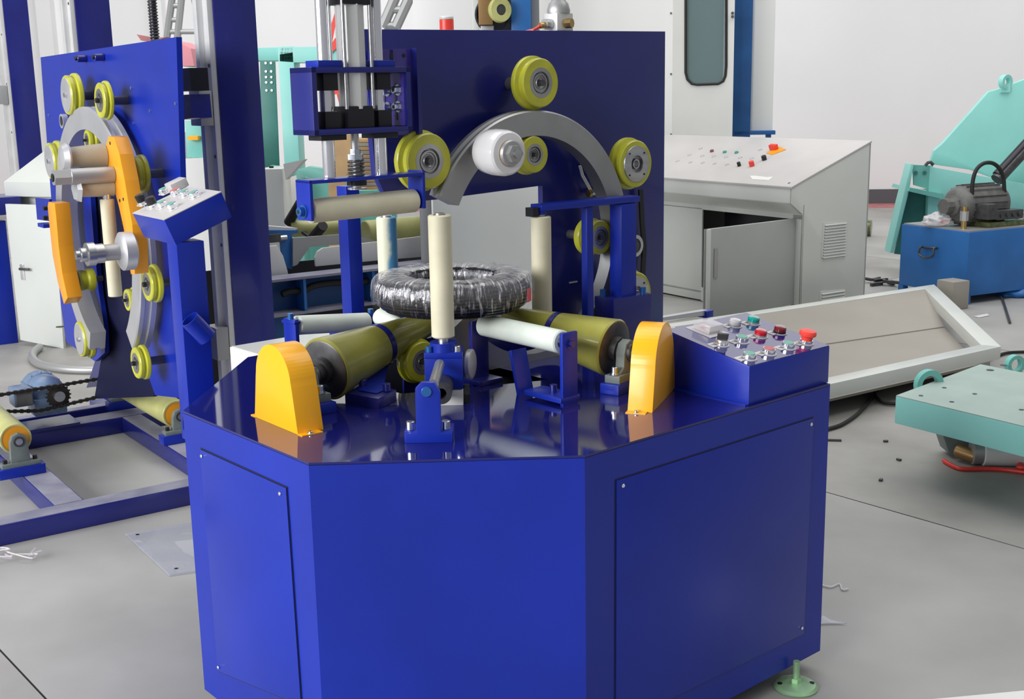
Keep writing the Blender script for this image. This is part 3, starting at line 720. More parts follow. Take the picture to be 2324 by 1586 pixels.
f = MB(); f.lathe([(.026, .001), (.031, .001), (.031, -.083), (.026, -.083)], M, WOOD, 40, closed=True); f.build('core', fr_)
f = MB(); a = on(1172, 330, P0+en*.03, en); b_ = on(1200, 352, P0+en*.012, en)
f.prism([sp_f+ax*-.02+er*.052+UP*.01, sp_f+ax*-.02+er*.052-UP*.012, on(1188, 372, P0+en*.012, en), on(1184, 330, P0+en*.012, en)], en*.0006, CLEAR); f.build('film_tail', fr_)

# ------------------------------------------------ filter unit and beacon on top of the plate
pt = on(1268, 66, PP-en*.03, en); pt.z = pts[0].z+.006
fu = thing('air_filter_unit', pt, 'silver air filter and valve sitting on the top edge of the blue plate', 'valve')
f = MB(); M = frame(er, el, UP, pt); f.box((0, 0, .024), (.058, .05, .046), ALU, M, bev=.003); f.build('valve_body', fu)
f = MB(); f.lathe([(.0, .046), (.030, .046), (.031, .054), (.026, .072), (.020, .078), (.018, .085), (.0175, .125), (0, .125)], axis_frame(pt, UP), ALUD, 32); f.build('filter_bowl', fu)
f = MB(); f.cyl(pt+UP*.018-er*.03, pt+UP*.018-er*.052, .014, STEEL, n=20); f.cyl(pt+UP*.016-er*.052, pt+UP*.014-er*.068, .008, BRASS, n=12); f.build('left_fitting', fu)
f = MB(); f.cyl(pt+UP*.02+er*.0+en*.025, pt+UP*.02+en*.045+er*.006, .0125, BRASS, n=8); f.build('brass_fitting', fu)
f = MB(); f.cyl(pt+UP*.018+er*.028, pt+UP*.017+er*.045, .006, DKST, n=12); f.build('right_fitting', fu)
f = MB(); f.tube([pt+UP*.014-er*.066, pt+UP*.008-er*.078, pt-er*.09+UP*.003, pt-er*.11-UP*.004-en*.03], .004, RED); f.build('air_hose', fu)

# ================================================================== CABLE COIL
cz = .932
cc = at_z(1026, 658, cz); cc = Vector((-.1405, 2.87, cz)); 
Rc = .186; Rh = .104; Hc = .040
coil = thing('wrapped_cable_coil', cc-UP*Hc, 'coil of black cable half wrapped in shiny clear stretch film lying on the cone rollers', 'cable coil')
f = MB(); cab = mat('black_cable_sheath', (.012, .012, .015), .22, coat=.3)
nr = 11; rr = Hc*2/nr/2*1.04
def tor(R_, z, r, n=80, k=6):
    M = Matrix.Translation(cc); pr = [(R_+r*math.cos(2*math.pi*i/k), z+r*math.sin(2*math.pi*i/k)) for i in range(k)]
    f.lathe(pr, M, cab, n, closed=True)
def bulge(z): return Rc-.030*abs(z/Hc)**2.6
for i in range(nr):
    z = -Hc+rr+i*2*rr*.97; tor(bulge(z)+random.uniform(-.001, .001), z, rr)
    tor(Rh+.006*abs(z/Hc)**2, z, rr)
k_ = 11
for i in range(k_):
    R_ = Rh+.010+(Rc-.034-Rh-.008)*i/(k_-1); tor(R_, Hc-.002, rr*1.05); tor(R_, -Hc+.002, rr*1.05)
f.build('cable_windings', coil, kind='stuff')
# stretch film skin, wrinkled
bm2 = bmesh.new(); nn, kk = 200, 28; vs = []
for i in range(nn):
    a = 2*math.pi*i/nn; row = []
    for j in range(kk):
        b_ = 2*math.pi*j/kk; cx_ = (Rc+Rh)/2+.003; hw = (Rc-Rh)/2+.007; hh = Hc+.006
        e_ = .55; cr_ = abs(math.cos(b_))**e_*math.copysign(1, math.cos(b_)); sr_ = abs(math.sin(b_))**e_*math.copysign(1, math.sin(b_))
        if cr_ > 0: hw2 = hw*1.0; cr_ = cr_*(1-.10*abs(sr_))
        nz = noise.noise(Vector((math.cos(a)*9, math.sin(a)*9, b_*.8)))*.0035+noise.noise(Vector((math.cos(a)*30, math.sin(a)*30, b_*1.5)))*.0018+abs(math.sin(a*23+noise.noise(Vector((a*2, b_*.4, 1)))*2))*.0012
        R_ = cx_+(hw+nz)*cr_; z = (hh+nz)*sr_
        row.append(bm2.verts.new(cc+Vector((math.cos(a)*R_, math.sin(a)*R_, z))))
    vs.append(row)
for i in range(nn):
    for j in range(kk): bm2.faces.new((vs[i][j], vs[(i+1) % nn][j], vs[(i+1) % nn][(j+1) % kk], vs[i][(j+1) % kk]))
f = MB(); f.merge(bm2, FILM); f.build('film_wrap', coil, sharp=60)
f = MB()
for i in range(3):
    a = R(-22+i*3.2); a2 = R(-22+(i+1)*3.2); q = lambda a_, z: cc+Vector((math.cos(a_)*(Rc+.006), math.sin(a_)*(Rc+.006), z))
    f.prism([q(a, -.020), q(a2, -.020), q(a2, .012), q(a, .010)], Vector((math.cos(a), math.sin(a), 0))*.001, RED)
f.build('red_label', coil)

# ================================================================== PRESS UNIT (air cylinder, slide frame and press roller)
PQ = P0-er*.1+en*.06                       # vertical plane of the ring through the coil middle
yq = lambda u, v, o=0: on(u, v, PQ+en*o, en)
pu = thing('press_roller_unit', yq(820, 300), 'air cylinder with chrome guide rods in a blue frame pressing a cream roller down', 'air press')
f = MB()
TLp, TRp, BLp, BRp = yq(706, 152), yq(931, 149), yq(718, 310), yq(931, 301)
zt_, zb_ = TLp.z-.0, BLp.z+.002; xl, xr = 0, (TRp-TLp).dot(er); o_ = Vector((TLp.x, TLp.y, 0)); M = frame(er, el, UP, o_)
th = .012; dp = .085; Hf = zt_-zb_
f.box((xr/2, dp/2, zt_-th/2), (xr, dp, th), BLUED, M, bev=.001); f.box((xr/2, dp/2, zb_+th/2), (xr, dp, th), BLUED, M, bev=.001)
f.box((th/2, dp/2, (zt_+zb_)/2), (th, dp, Hf), BLUED, M, bev=.001); f.box((xr-th/2, dp/2, (zt_+zb_)/2), (th, dp, Hf), BLUED, M, bev=.001)
frm = f.build('slide_frame', pu)
xq = lambda u, v: (yq(u, v, -dp*.42)-o_).dot(er)
def zq(u, v): return yq(u, v, -dp*.42).z
x1, x2, xc = xq(738, 200), xq(858, 200), xq(800, 200)
f = MB(); f.box((xr-th-.002, dp/2, (zt_+zb_)/2), (.004, dp-.012, Hf-.026), PURP, M); f.build('mounting_plate', frm)
f = MB()
onW = lambda u, v: on(u, v, o_+er*(xr-th-.004), er)
for k in (873, 899):
    q = onW(k, 225); f.box((xr-th-.0045, (q-o_).dot(el), (zt_+zb_)/2-.005), (.001, .007, Hf-.06), BLACK, M)
f.build('adjusting_slot', frm)
for u, v in ((880, 206), (905, 204), (881, 244), (906, 242)):
    q = onW(u, v); f = MB(); f.cyl(q+er*.001, q-er*.003, .0125, ZINC, n=24); f.cyl(q-er*.002, q-er*.016, .0085, ZINC, n=20, bev=.001); f.cyl(q-er*.016, q-er*.0165, .0045, BLACK, n=6); f.build('bolt', frm)
# purple back bracket to the big plate
f = MB(); b0, b1_ = yq(850, 112, -dp-.004), yq(936, 110, -dp-.004); lo = yq(941, 305, -dp).z
f.prism([b0, b1_, Vector((b1_.x, b1_.y, lo)), Vector((b0.x, b0.y, lo))], -en*.008, PURP)
f.prism([b1_-er*.004, b1_+er*.006, Vector((b1_.x, b1_.y, lo))+er*.006, Vector((b1_.x, b1_.y, lo))-er*.004], en*.02, BLUED)
f.prism([b0+er*.04, b0+er*.05, Vector((b0.x, b0.y, lo))+er*.05, Vector((b0.x, b0.y, lo))+er*.04], -en*(.115-dp+.06), BLUED)
bk = f.build('mounting_bracket', pu)
for u, v in ((888, 128), (916, 126)):
    q = yq(u, v, -dp-.004); f = MB(); f.cyl(q-en*.002, q+en*.001, .0045, BLACK, n=14); f.build('screw_hole', bk)
ztop = 1.66
for x in (x1, x2):
    M1 = frame(er, el, UP, o_+er*x+el*dp*.42); c = o_+er*x+el*dp*.42
    f = MB(); zlow = zq(745, 402) if x == x1 else zq(865, 396)
    f.cyl(Vector((c.x, c.y, zlow)), Vector((c.x, c.y, ztop)), .0135, CHROME, n=28); rod = f.build('guide_rod', pu)
    f = MB(); f.box((0, 0, zt_-th-.018), (.036, .046, .036), BLACKM, M1, bev=.001); f.build('bearing_housing', rod)
    f = MB(); f.box((0, 0, zb_+th+.018), (.036, .046, .036), BLACKM, M1, bev=.001); f.build('bearing_housing', rod)
    f = MB(); f.box((0, 0, zt_+.007), (.060, .05, .014), BLUE, M1, bev=.001); f.build('top_flange', rod)
    f = MB(); f.box((0, 0, zb_-.006), (.064, .05, .012), BLACKM, M1, bev=.001); f.build('bottom_flange', rod)
c = o_+er*xc+el*dp*.42; M1 = frame(er, el, UP, Vector((c.x, c.y, 0))@Matrix.Identity(3) if False else Vector((c.x, c.y, 0)))
f = MB(); zc1 = zq(798, 10); z0_ = zb_+th
f.lathe([(0, z0_+.04), (.031, z0_+.04), (.031, zc1), (0, zc1)], M1, ALU, 8); body = f.build('cylinder_barrel', pu)
for z0c, z1c, w_, nm in ((z0_, z0_+.046, .068, 'end_cap'), (zc1-.002, zc1+.05, .072, 'end_cap')):
    f = MB(); f.box((0, 0, (z0c+z1c)/2), (w_, w_*.85, z1c-z0c), BLACKM, frame(er, el, UP, Vector((c.x, c.y, 0))), bev=.002); f.build(nm, body)
for sx in (-1, 1):
    for sy in (-1, 1):
        f = MB(); q = c+er*sx*.034+el*sy*.026; f.cyl(Vector((q.x, q.y, z0_+.04)), Vector((q.x, q.y, zc1+.01)), .0042, STEEL, n=12); f.build('tie_rod', body)
# piston rod, nut, spring
f = MB(); zn = lambda v: zq(803, v)
cz_ = lambda z: Vector((c.x, c.y, z))
f.cyl(cz_(zb_), cz_(zn(338)), .0085, STEEL, n=16); f.cyl(cz_(zn(338)), cz_(zn(350)), .012, ZINC, n=6); f.cyl(cz_(zn(350)), cz_(zn(362)), .018, ZINC, n=6); f.cyl(cz_(zn(362)), cz_(zn(420)), .009, STEEL, n=16)
f.cyl(cz_(zn(412)), cz_(zn(426)), .010, STEEL, n=16); f.lathe([(.0, 0), (.021, 0), (.021, .003), (0, .003)], axis_frame(cz_(zn(430)), UP), STEEL, 24); f.build('piston_rod', pu)
f = MB(); za, zb2 = zn(404), zn(363); N = 110
f.tube([cz_(za+(zb2-za)*i/N)+(er*math.cos(i*2*math.pi*5/N)+el*math.sin(i*2*math.pi*5/N))*.0165 for i in range(N+1)], .0023, DKST, n=6); f.build('spring', pu)
# roller fork
f = MB(); fl, frr = yq(703, 411), yq(966, 390); zf = (fl.z+frr.z)/2; Lf = (frr-fl).dot(er); Mf = frame(er, el, UP, Vector((fl.x, fl.y, 0)))
zl = yq(703, 503).z; t_ = .008
f.box((Lf/2, .03, zf-t_/2), (Lf, .056, t_), BLUE, Mf, bev=.002); f.box((t_/2, .03, (zf+zl)/2), (t_, .056, zf-zl), BLUE, Mf, bev=.002); f.box((Lf-t_/2, .03, (zf+zl)/2+.004), (t_, .056, zf-zl), BLUE, Mf, bev=.002)
fk = f.build('roller_fork', pu)
zr = zl+.019; pa = Mf @ V(t_+.004, .03, zr); pb_ = Mf @ V(Lf-t_-.004, .03, zr+.002)
f = MB(); f.bolt(Mf @ V(0, .03, zr), -er, .010, .014, BLUEBOLT, hexa=False); f.build('axle_bolt', fk)
o = idler(pa, pb_, .0262, CREAM, fk, 'press_roller', False)
f = MB(); f.cyl(cz_(zf-.020), cz_(zf-.001), .022, BLACKM, n=24); f.build('rod_boss', fk)
# ================================================================== LEFT RING MACHINE
lr = hdir(54.7); ll = hdir(-35.3); ln = -lr
def along(p, d, u):
    """point p + t d seen in picture column u"""
    k = (u-W/2)/FPX; q = p-EYE; a = q.dot(rt)-k*q.dot(fwd); b_ = d.dot(rt)-k*d.dot(fwd); return p-d*(a/b_)
PL0 = lr*1.30
def oL(u, v, off=0): return on(u, v, PL0+ln*off, ln)
lm = thing('upright_ring_machine', oL(250, 500)*1.0, 'light blue upright plate with pale steel ring, yellow-rimmed wheels and orange arms at left', 'machine')
lm.location.z = 0; WO[lm] = Vector(lm.location)
Pp = .085          # ring to plate distance
opl = [(92, 130), (400, 84), (426, 905), (352, 897), (332, 840), (330, 700), (322, 560), (300, 440), (215, 400), (205, 440), (214, 560), (224, 660), (236, 740), (238, 800), (216, 820), (150, 776), (138, 690), (120, 500)]
pl = [oL(u, v, -Pp) for u, v in opl]
f = MB(); f.prism(pl, lr*.018, BLUE); lp = f.build('upright_plate', lm)
for u, v in ((192, 133), (232, 130)):
    f = MB(); q = oL(u+4, v, -Pp); f.cyl(q, q+ln*.035, .013, BLUED, n=20, bev=.002); f.cyl(q+ln*.035, q+ln*.042, .008, BLACK, n=6); f.build('stop_stud', lp)
for u, v in ((298, 200), (303, 280), (111, 262), (341, 252), (399, 235)):
    f = MB(); q = oL(u, v, -Pp); f.cyl(q, q+ln*.003, .0055, ZINC, n=14); f.build('screw', lp)
# ring
rcl, Rol = circ3(oL(188, 242), oL(126, 440), oL(318, 650), ll, UP)
RL = frame(-ll, UP, ln, rcl)
def angL(u, v): q = oL(u, v)-rcl; return math.degrees(math.atan2(q.z, q.dot(-ll)))
a_r = angL(299, 789); a_l = angL(205, 750)
if a_l < a_r: a_l += 360
inn = oL(194, 294); wdL = Rol-(inn-rcl).length
guide_ring('wrapping_ring', lm, RL, Rol, wdL, .060, a_r, a_l, STEELL)
def wl_(u, v, rp, th, style, off=.0, par=lm, **k):
    c = oL(u, v, off); d = (c-EYE).dot(fwd); return wheel(par, c, ln, rp*d/FPX, th, style, stud=off+Pp-th, **k)
wl_(150, 216, 49, .045, 'disc', .01, inner=.88)
wl_(226, 228, 44, .030, 'stud', .01, inner=.66)
wl_(112, 366, 46, .045, 'disc', .01, inner=.88)
wl_(197, 318, 26, .036, 'stud', .0, inner=.66)
wl_(303, 396, 44, .036, 'stud', .01, inner=.66)
wl_(333, 645, 44, .036, 'stud', .01, inner=.66)
wl_(176, 637, 26, .060, 'stud', .01, inner=.66)
wl_(288, 681, 28, .036, 'stud', -.005, inner=.66)
wl_(180, 770, 45, .045, 'disc', .01, inner=.88)
wl_(308, 824, 40, .036, 'stud', .01, inner=.66)
c = oL(139, 275, -Pp+.03); f = MB(); M = axis_frame(c, ln); f.lathe([(.020, 0), (.028, 0), (.028, -.02), (.020, -.02)], M, STEELL, 28, closed=True); f.cyl(c-ln*.03, c+ln*.002, .014, DKST, n=18); f.build('tension_bearing', lm)
# orange arms
f = MB(); po = [oL(u, v, .075) for u, v in ((246, 309), (236, 345), (248, 385), (258, 425), (270, 470), (281, 520), (290, 580), (297, 622), (306, 622), (304, 570), (300, 510), (291, 460), (283, 410), (271, 350), (259, 312))]
f.prism(po, lr*.045, ORG, bev=.001); oa = f.build('film_arm', lm)
for u, v in ((250, 325), (272, 455), (280, 452), (277, 506)):
    f = MB(); q = oL(u, v, .075); f.cyl(q, q+ln*.001, .0055, BLACK, n=12); f.build('screw_hole', oa)
f = MB(); po = [oL(u, v, .075) for u, v in ((110, 458), (108, 468), (113, 520), (119, 578), (131, 640), (145, 690), (153, 676), (141, 620), (133, 560), (128, 500), (124, 462))]
f.prism(po, lr*.055, ORG, bev=.001); f.build('film_arm', lm)
# rollers on the arm, pointing out from the plate
def outroller(u0, v0, u1, r0, r1, m, par, name, cap=None, off=.075):
    p = oL(u0, v0, off); q = along(p, ln, u1); f = MB(); f.cyl(p, q, r0, m, r1=r1, n=36, bev=.002); o = f.build(name, par)
    if cap == 'disc':
        f = MB(); f.lathe([(0, 0), (r0*1.1, 0), (r0*1.15, .006), (r0*.9, .022), (r0*.3, .026), (0, .026)], axis_frame(q, ln), STEELL, 28); f.build('end_disc', o)
    if cap == 'nut':
        f = MB(); f.cyl(q, q+ln*.05, r0*1.0, ALUD, n=6); f.cyl(q+ln*.05, q+ln*.054, r0*.5, BLACK, n=12); f.build('end_nut', o)
    if cap == 'hex':
        f = MB(); f.cyl(q, q+ln*.012, r0*1.5, STEELL, r1=r0*1.2, n=6); f.build('end_disc', o)
    return p, q
outroller(238, 353, 155, .040, .031, CORK, oa, 'arm_roller', 'disc')
outroller(258, 396, 158, .026, .026, ALUD, oa, 'arm_roller', 'nut')
outroller(256, 424, 178, .031, .026, CORK, oa, 'arm_roller', 'hex')
# upright white roller and film spool
f = MB(); pz = oL(262, 672, .10); pt_ = oL(259, 455, .10); f.cyl(pz, Vector((pz.x, pz.y, pt_.z)), .0225, CREAM, n=28, bev=.002); o = f.build('upright_roller', lm)
f = MB(); f.cyl(Vector((pz.x, pz.y, pt_.z)), Vector((pz.x, pz.y, pt_.z+.035)), .012, CHROME, n=20); f.build('pin', o)
p = oL(302, 568, .09); q = along(p, ln, 181); L_ = (q-p).length; M = axis_frame(p, ln)
f = MB(); f.lathe([(0, 0), (.056, 0), (.060, .004), (.060, .036), (.050, .042), (.030, .046), (0, .046)], M, STEELL, 44)
f.lathe([(.0, .045), (.026, .045), (.025, L_-.05), (0, L_-.05)], M, ALUD, 30)
f.lathe([(0, L_-.07), (.030, L_-.07), (.030, L_-.045), (.036, L_-.043), (.036, L_-.02), (.022, L_-.018), (.022, L_-.002), (.014, L_), (.014, L_+.012), (0, L_+.012)], M, STEEL, 30)
f.build('film_spool', oa)
# blue tongue bracket with two black knobs
f = MB(); f.prism([oL(u, v, .05) for u, v in ((80, 449), (112, 452), (112, 502), (84, 498))], lr*.010, BLUE)
q = oL(108, 512, .05); f.box((0, 0, 0), (.085, .04, .014), BLUE, frame(ll, ln, UP, q+ll*.025+ln*.0)); tg = f.build('tongue_bracket', lm)
for v in (472, 494):
    f = MB(); q = oL(107, v, .055); f.cyl(q, q+ln*.014, .009, BLACK, n=14); f.build('knob', tg)
# plate behind the slot with its shade painted in navy, deep blue gusset
f = MB(); f.prism([oL(u, v, -.112) for u, v in ((196, 412), (330, 400), (350, 900), (214, 905), (232, 800))], lr*.012, NAVY_SHADE); f.build('rear_plate', lm)
f = MB(); f.prism([oL(u, v, -.16) for u, v in ((196, 880), (218, 812), (300, 790), (300, 868))], lr*.02, BLUED); f.build('gusset', lm)
f = MB(); f.prism([oL(u, v, -.15) for u, v in ((231, 700), (250, 705), (262, 780), (248, 800), (238, 770))], ln*.02, BRONZE); f.prism([oL(u, v, -.145) for u, v in ((236, 740), (252, 725), (268, 790), (262, 815), (240, 805))], ln*.02, DKST); f.build('tension_lever', lm)
# slide bracket between plate and right column
f = MB(); q0, q1 = oL(414, 158, -.16), oL(414, 205, -.16)
f.prism([oL(404, 156, -.15), oL(430, 154, -.15), oL(434, 206, -.15), oL(408, 208, -.15)], lr*.060, BLACKM); br_ = f.build('slide_bracket', lm)
f = MB(); f.prism([oL(406, 216, -.15), oL(432, 214, -.15), oL(437, 268, -.15), oL(410, 272, -.15)], lr*.065, BLUED); f.build('slide_bracket', lm)

# ------------------------------------------------ columns with linear rails
def column(u_c, r_, wid, dep, label, blocks=(), z1=3.2, rail=True, name='guide_column'):
    p = on(u_c, 300, lr*r_, ln); p.z = 0
    t_ = thing(name, p, label, 'column', None); M = frame(lr, ll, UP, p)
    f = MB(); f.box((wid/2, dep/2, z1/2+.02), (wid, dep, z1-.02), BLUED, M, bev=.004); f.build('post', t_)
    f = MB(); f.box((wid/2, dep/2, .01), (wid+.1, dep+.1, .02), BLUED, M); f.build('foot_plate', t_)
    if rail:
        f = MB(); zz_ = (z1+.35)/2
        f.box((-.010, dep*.5, zz_), (.020, dep*.92, z1-.4), ALU, M, bev=.002); rl = f.build('rail_plate', t_)
        f = MB(); f.box((-.030, dep*.55, zz_), (.022, .034, z1-.4), ALU, M, bev=.003)
        f.build('rail', rl)
        for k in range(9):
            f = MB(); q = M @ V(-.0205, dep*.16, .6+k*.3); f.cyl(q, q+ln*.002, .006, DKST, n=10); f.build('screw', rl)
        for zc in blocks:
            f = MB(); f.box((-.045, dep*.45, zc), (.045, dep*.8, .115), ALUD, M, bev=.003); o = f.build('slide_block', t_)
    return t_, M
rC = 1.60
pC = on(508, 245, lr*rC, ln); pC2 = on(522, 772, lr*rC, ln)
column(503, rC, .150, .115, 'dark blue square column with aluminium rail, right of the upright ring machine', (pC.z, pC2.z))
column(196, rC, .150, .115, 'dark blue square column rising behind the middle of the upright ring machine plate', ())
pA = on(22, 215, lr*1.95, ln)
column(36, 1.95, .150, .12, 'dark blue square column with pale rail at the far left top edge', (pA.z,))
f_ = at_z(18, 776, 0); t_ = thing('side_post', f_, 'short bright blue post at the left picture edge beside the grey cabinet', 'post')
M = frame(lr, ll, UP, f_); f = MB(); f.box((-.02, 0, .36), (.13, .13, .72), BLUE, M, bev=.003); f.build('post', t_)
q = f_+UP*.73; f = MB(); f.box((-.05, 0, .81), (.34, .30, .10), BLUED, M, bev=.004); f.build('crossbar', t_)
# threaded lead screw above the plate
p = on(352, 90, PL0+ln*-.22, ln); sc_ = thing('lead_screw', p, 'black threaded vertical lead screw rising above the upright plate', 'screw shaft')
f = MB(); zt2 = p.z+.42; N = 40
f.cyl(p-UP*.05, Vector((p.x, p.y, zt2)), .013, BLACKM, n=20); o = f.build('core', sc_)
f = MB(); N = 45*14
f.tube([Vector((p.x, p.y, p.z-.04+(zt2-p.z+.04)*i/N))+(lr*math.cos(i*2*math.pi/14)+ll*math.sin(i*2*math.pi/14))*.0145 for i in range(N+1)], .0028, DKST, n=5); f.build('thread', sc_)
f = MB(); f.lathe([(0, -.06), (.03, -.06), (.03, -.02), (.016, -.015), (0, -.015)], axis_frame(p, UP), BLACKM, 24); f.build('nut', sc_)

# ------------------------------------------------ floor frame with rollers
bf = thing('roller_floor_frame', lr*1.25+ll*4.4, 'dusty blue steel frame on the floor with two pale yellow rollers, below the upright ring machine', 'machine frame')
def B3(r_, l_, z): return lr*r_+ll*l_+UP*z
def beam(r0, r1, l0, l1, z0, z1, name='beam', top=GREYBEAM):
    f = MB(); M = frame(lr, ll, UP, V(0, 0, 0)); c = ((r0+r1)/2, (l0+l1)/2, (z0+z1)/2)
    f.box(c, (r1-r0, l1-l0, z1-z0), BLUED, M, bev=.003); f.box((c[0], c[1], z1+.0006), (r1-r0-.008, l1-l0-.008, .0012), top, M)
    return f.build(name, bf)
beam(.2, 1.9, 3.945, 4.035, 0.001, .069)
beam(.2, 1.9, 5.03, 5.15, 0.001, .069)
beam(.965, 1.065, 4.035, 5.03, 0.001, .068)
beam(1.515, 1.60, 4.035, 5.03, 0.001, .068)
beam(.2, 1.9, 5.27, 5.33, 0.001, .069)
def floor_roller(pn_, u_far, R_, far_len):
    q = along(pn_, ll, u_far) if u_far else pn_+ll*far_len
    f = MB(); M = axis_frame(pn_, (q-pn_)); L = (q-pn_).length
    f.lathe([(R_*.86, 0), (R_-.002, 0), (R_, .003), (R_, L-.003), (R_-.003, L), (0, L)], M, OLIVEP, 44); o = f.build('support_roller', bf)
    f = MB(); f.lathe([(0, .002), (R_*.87, .002), (R_*.87, .006)], M, ORG, 36); f.build('orange_end_plate', o)
    f = MB(); f.cyl(pn_-ll*.05, pn_+ll*.01, .012, STEEL, n=20); f.build('axle', o)
    f = MB(); f.cyl(q-ll*.01, q+ll*.06, .012, STEEL, n=20); f.build('axle', o)
    for e, s_ in ((pn_-ll*.03, 1), (q+ll*.03, 1)):
        f = MB(); b0 = Vector((e.x, e.y, .07)); M2 = frame(lr, ll, UP, b0); h = e.z-.07
        f.box((0, 0, .018), (.16, .055, .036), BLUE, M2, bev=.002); f.box((0, 0, .044), (.135, .042, .016), CASTG, M2, bev=.002)
        prof = [b0+lr*x+UP*z for x, z in ((-.034, .05), (-.030, h), (-.021, h+.021), (0, h+.030), (.021, h+.021), (.030, h), (.034, .05))]
        f.prism([v-ll*.013 for v in prof], ll*.026, CASTG, bev=.003)
        f.cyl(Vector((e.x, e.y, e.z))-ll*.017, Vector((e.x, e.y, e.z))+ll*.014, .019, DKST, n=24); k = f.build('bearing_block', bf)
        for sx in (-1, 1):
            g_ = MB(); v = b0+lr*sx*.052+UP*.052; g_.cyl(v, v+UP*.014, .008, BLACK, n=6); g_.build('bolt', k)
    return q
lnr = at_y(36, 996, 4.22); lq = floor_roller(lnr, None, .056, .62)
rnr = at_y(401, 940, 4.62); rq = floor_roller(rnr, 286, .056, .5)
# gear motor with sprocket
mp = on(112, 897, ll*5.06, ll); gm = thing('gear_motor', Vector((mp.x, mp.y, .07)), 'blue-grey gear motor with a chain sprocket on the floor frame', 'motor')
M = axis_frame(mp+ll*.03, ll)
f = MB(); f.lathe([(0, -.03), (.045, -.03), (.058, -.02), (.075, .01), (.078, .04), (.070, .06), (.078, .065), (.078, .13), (.06, .15), (0, .15)], M, MOTB, 36)
f.box((0, .03, -.045), (.13, .12, .07), MOTB, frame(lr, ll, UP, mp+ll*.02), bev=.006)
for a in range(0, 360, 30): f.box((.079*math.cos(R(a)), .079*math.sin(R(a)), .095), (.006, .006, .06), MOTB, M)
hs = f.build('gear_housing', gm)
f = MB(); q = mp-lr*.105+UP*.01; f.box((0, .03, 0), (.075, .10, .075), MOTB, frame(lr, ll, UP, q), bev=.008); f.box((0, -.022, 0), (.06, .012, .06), MOTG, frame(lr, ll, UP, q)); f.build('terminal_box', gm)
f = MB(); sp_c = mp-ll*.035+lr*.028; f.lathe([(.0, 0), (.044, 0), (.046, .004), (.044, .008), (0, .008)], axis_frame(sp_c, ll), CHAINM, 30)
for i in range(18): a = 2*math.pi*i/18; f.box((.047*math.cos(a), .047*math.sin(a), .004), (.008, .006, .006), CHAINM, axis_frame(sp_c, ll))
f.build('sprocket', gm); f = MB(); f.cyl(sp_c-ll*.018, sp_c, .022, STEEL, n=24); f.build('output_shaft', gm)
f = MB(); f.box((0, .03, -(mp.z-.07)/2-.04), (.20, .16, .012), BLUED, frame(lr, ll, UP, mp)); 
f = f.build('motor_base', gm); f.location.z = .078-0.07; 
# chain: upper and lower run
def chain(pts_, par, name):
    f = MB()
    for a, b_ in zip(pts_, pts_[1:]):
        n_ = max(1, int((b_-a).length/.0127)); d = (b_-a).normalized(); up_ = ll.cross(d)
        for i in range(n_):
            c = a+(b_-a)*((i+.5)/n_); f.box((0, 0, 0), (.0118, .012, .010 if i % 2 else .015), CHAINM, frame(d, ll, up_, c))
    return f.build(name, par, kind='stuff')
e_ = sp_c
lo_ = lnr+ll*.62; 
s1 = rq+ll*.02; s0 = Vector((lo_.x, lo_.y, lo_.z))+ll*.02
cp = mp-ll*.035
P1 = Vector(on(0, 896, ll*5.02, ll)); P2 = Vector(on(150, 872, ll*5.02, ll)); P3 = Vector(on(300, 846, ll*5.02, ll)); P4 = Vector(on(0, 934, ll*5.02, ll)); P5 = Vector(on(90, 932, ll*5.02, ll)); P6 = Vector(on(150, 918, ll*5.02, ll)); P7 = Vector(on(300, 882, ll*5.02, ll))
dch = thing('drive_chain', (P1+P3)/2, 'dark roller chain running along the floor frame past the blue-grey gear motor', 'chain')
chain([P1-lr*.3, P1, P2, P3], dch, 'upper_run'); chain([P4-lr*.3, P4, P5, P6, P7], dch, 'lower_run')

# ------------------------------------------------ pedestal with tilted button console
pe = at_y(404, 600, 3.10); pe0 = Vector((pe.x, pe.y, 0)); pd = thing('operator_pedestal', pe0, 'blue square post with tilted grey-topped button box, left of the roller table', 'control pedestal')
M = frame(lr, ll, UP, pe0); nf = -ll
zt_p = on(400, 556, pe0, nf).z
f = MB(); f.box((.037, .036, (zt_p+.50)/2), (.074, .072, zt_p-.50+.01), BLUE, M, bev=.002); post = f.build('post', pd)
f = MB(); f.box((.10, .03, .54), (.20, .06, .04), BLUED, M, bev=.002); f.build('mounting_arm', pd)
a_, b_, c_, d_ = [on(u, v, pe0, nf) for u, v in ((400, 557), (527, 493), (503, 436), (373, 500))]
back = ll*.245
bx = MB(); bx.hexa([a_, b_, b_+back, a_+back, d_, c_, c_+back, d_+back], BLUE, bev=.002); bx = bx.build('console_box', pd)
ax_, ay_ = (c_-d_).normalized(), ll; an_ = ax_.cross(ay_).normalized()
if an_.z < 0: an_ = -an_
f = MB(); e0 = d_+ax_*.004; f.prism([d_, c_, c_+back, d_+back], an_*.002, GREYT); f.build('console_top', bx)
def lpt(u, v): return on(u, v, d_+an_*.002, an_)
for u, v, k, lb in ((325, 462, 'knob', 'black knob nearer the upright machine'), (348, 468, 'knob', 'black knob nearer the post'), (374, 437, 'green', 'green button in the back row'), (400, 440, 'red', 'pale red button'), (420, 443, 'green', 'green button beside the pale red one'),
                (442, 446, 'green', 'brightest green button at the high end'), (369, 468, 'green', 'green button in the front row'), (392, 472, 'green', 'green button in the front row near the edge')):
    o = button(u, v, k, bx, lpt, an_, ay_, -ax_, 1.0); o['label'] = lb
f = MB(); p = lpt(405, 428); f.box((0, 0, .012), (.05, .05, .024), GREYT, frame(ax_, ay_, an_, p), bev=.003); f.build('meter', bx)
ca = on(430, 724, pe0-ll*.035, nf); cb = on(468, 764, pe0-ll*.035, nf)
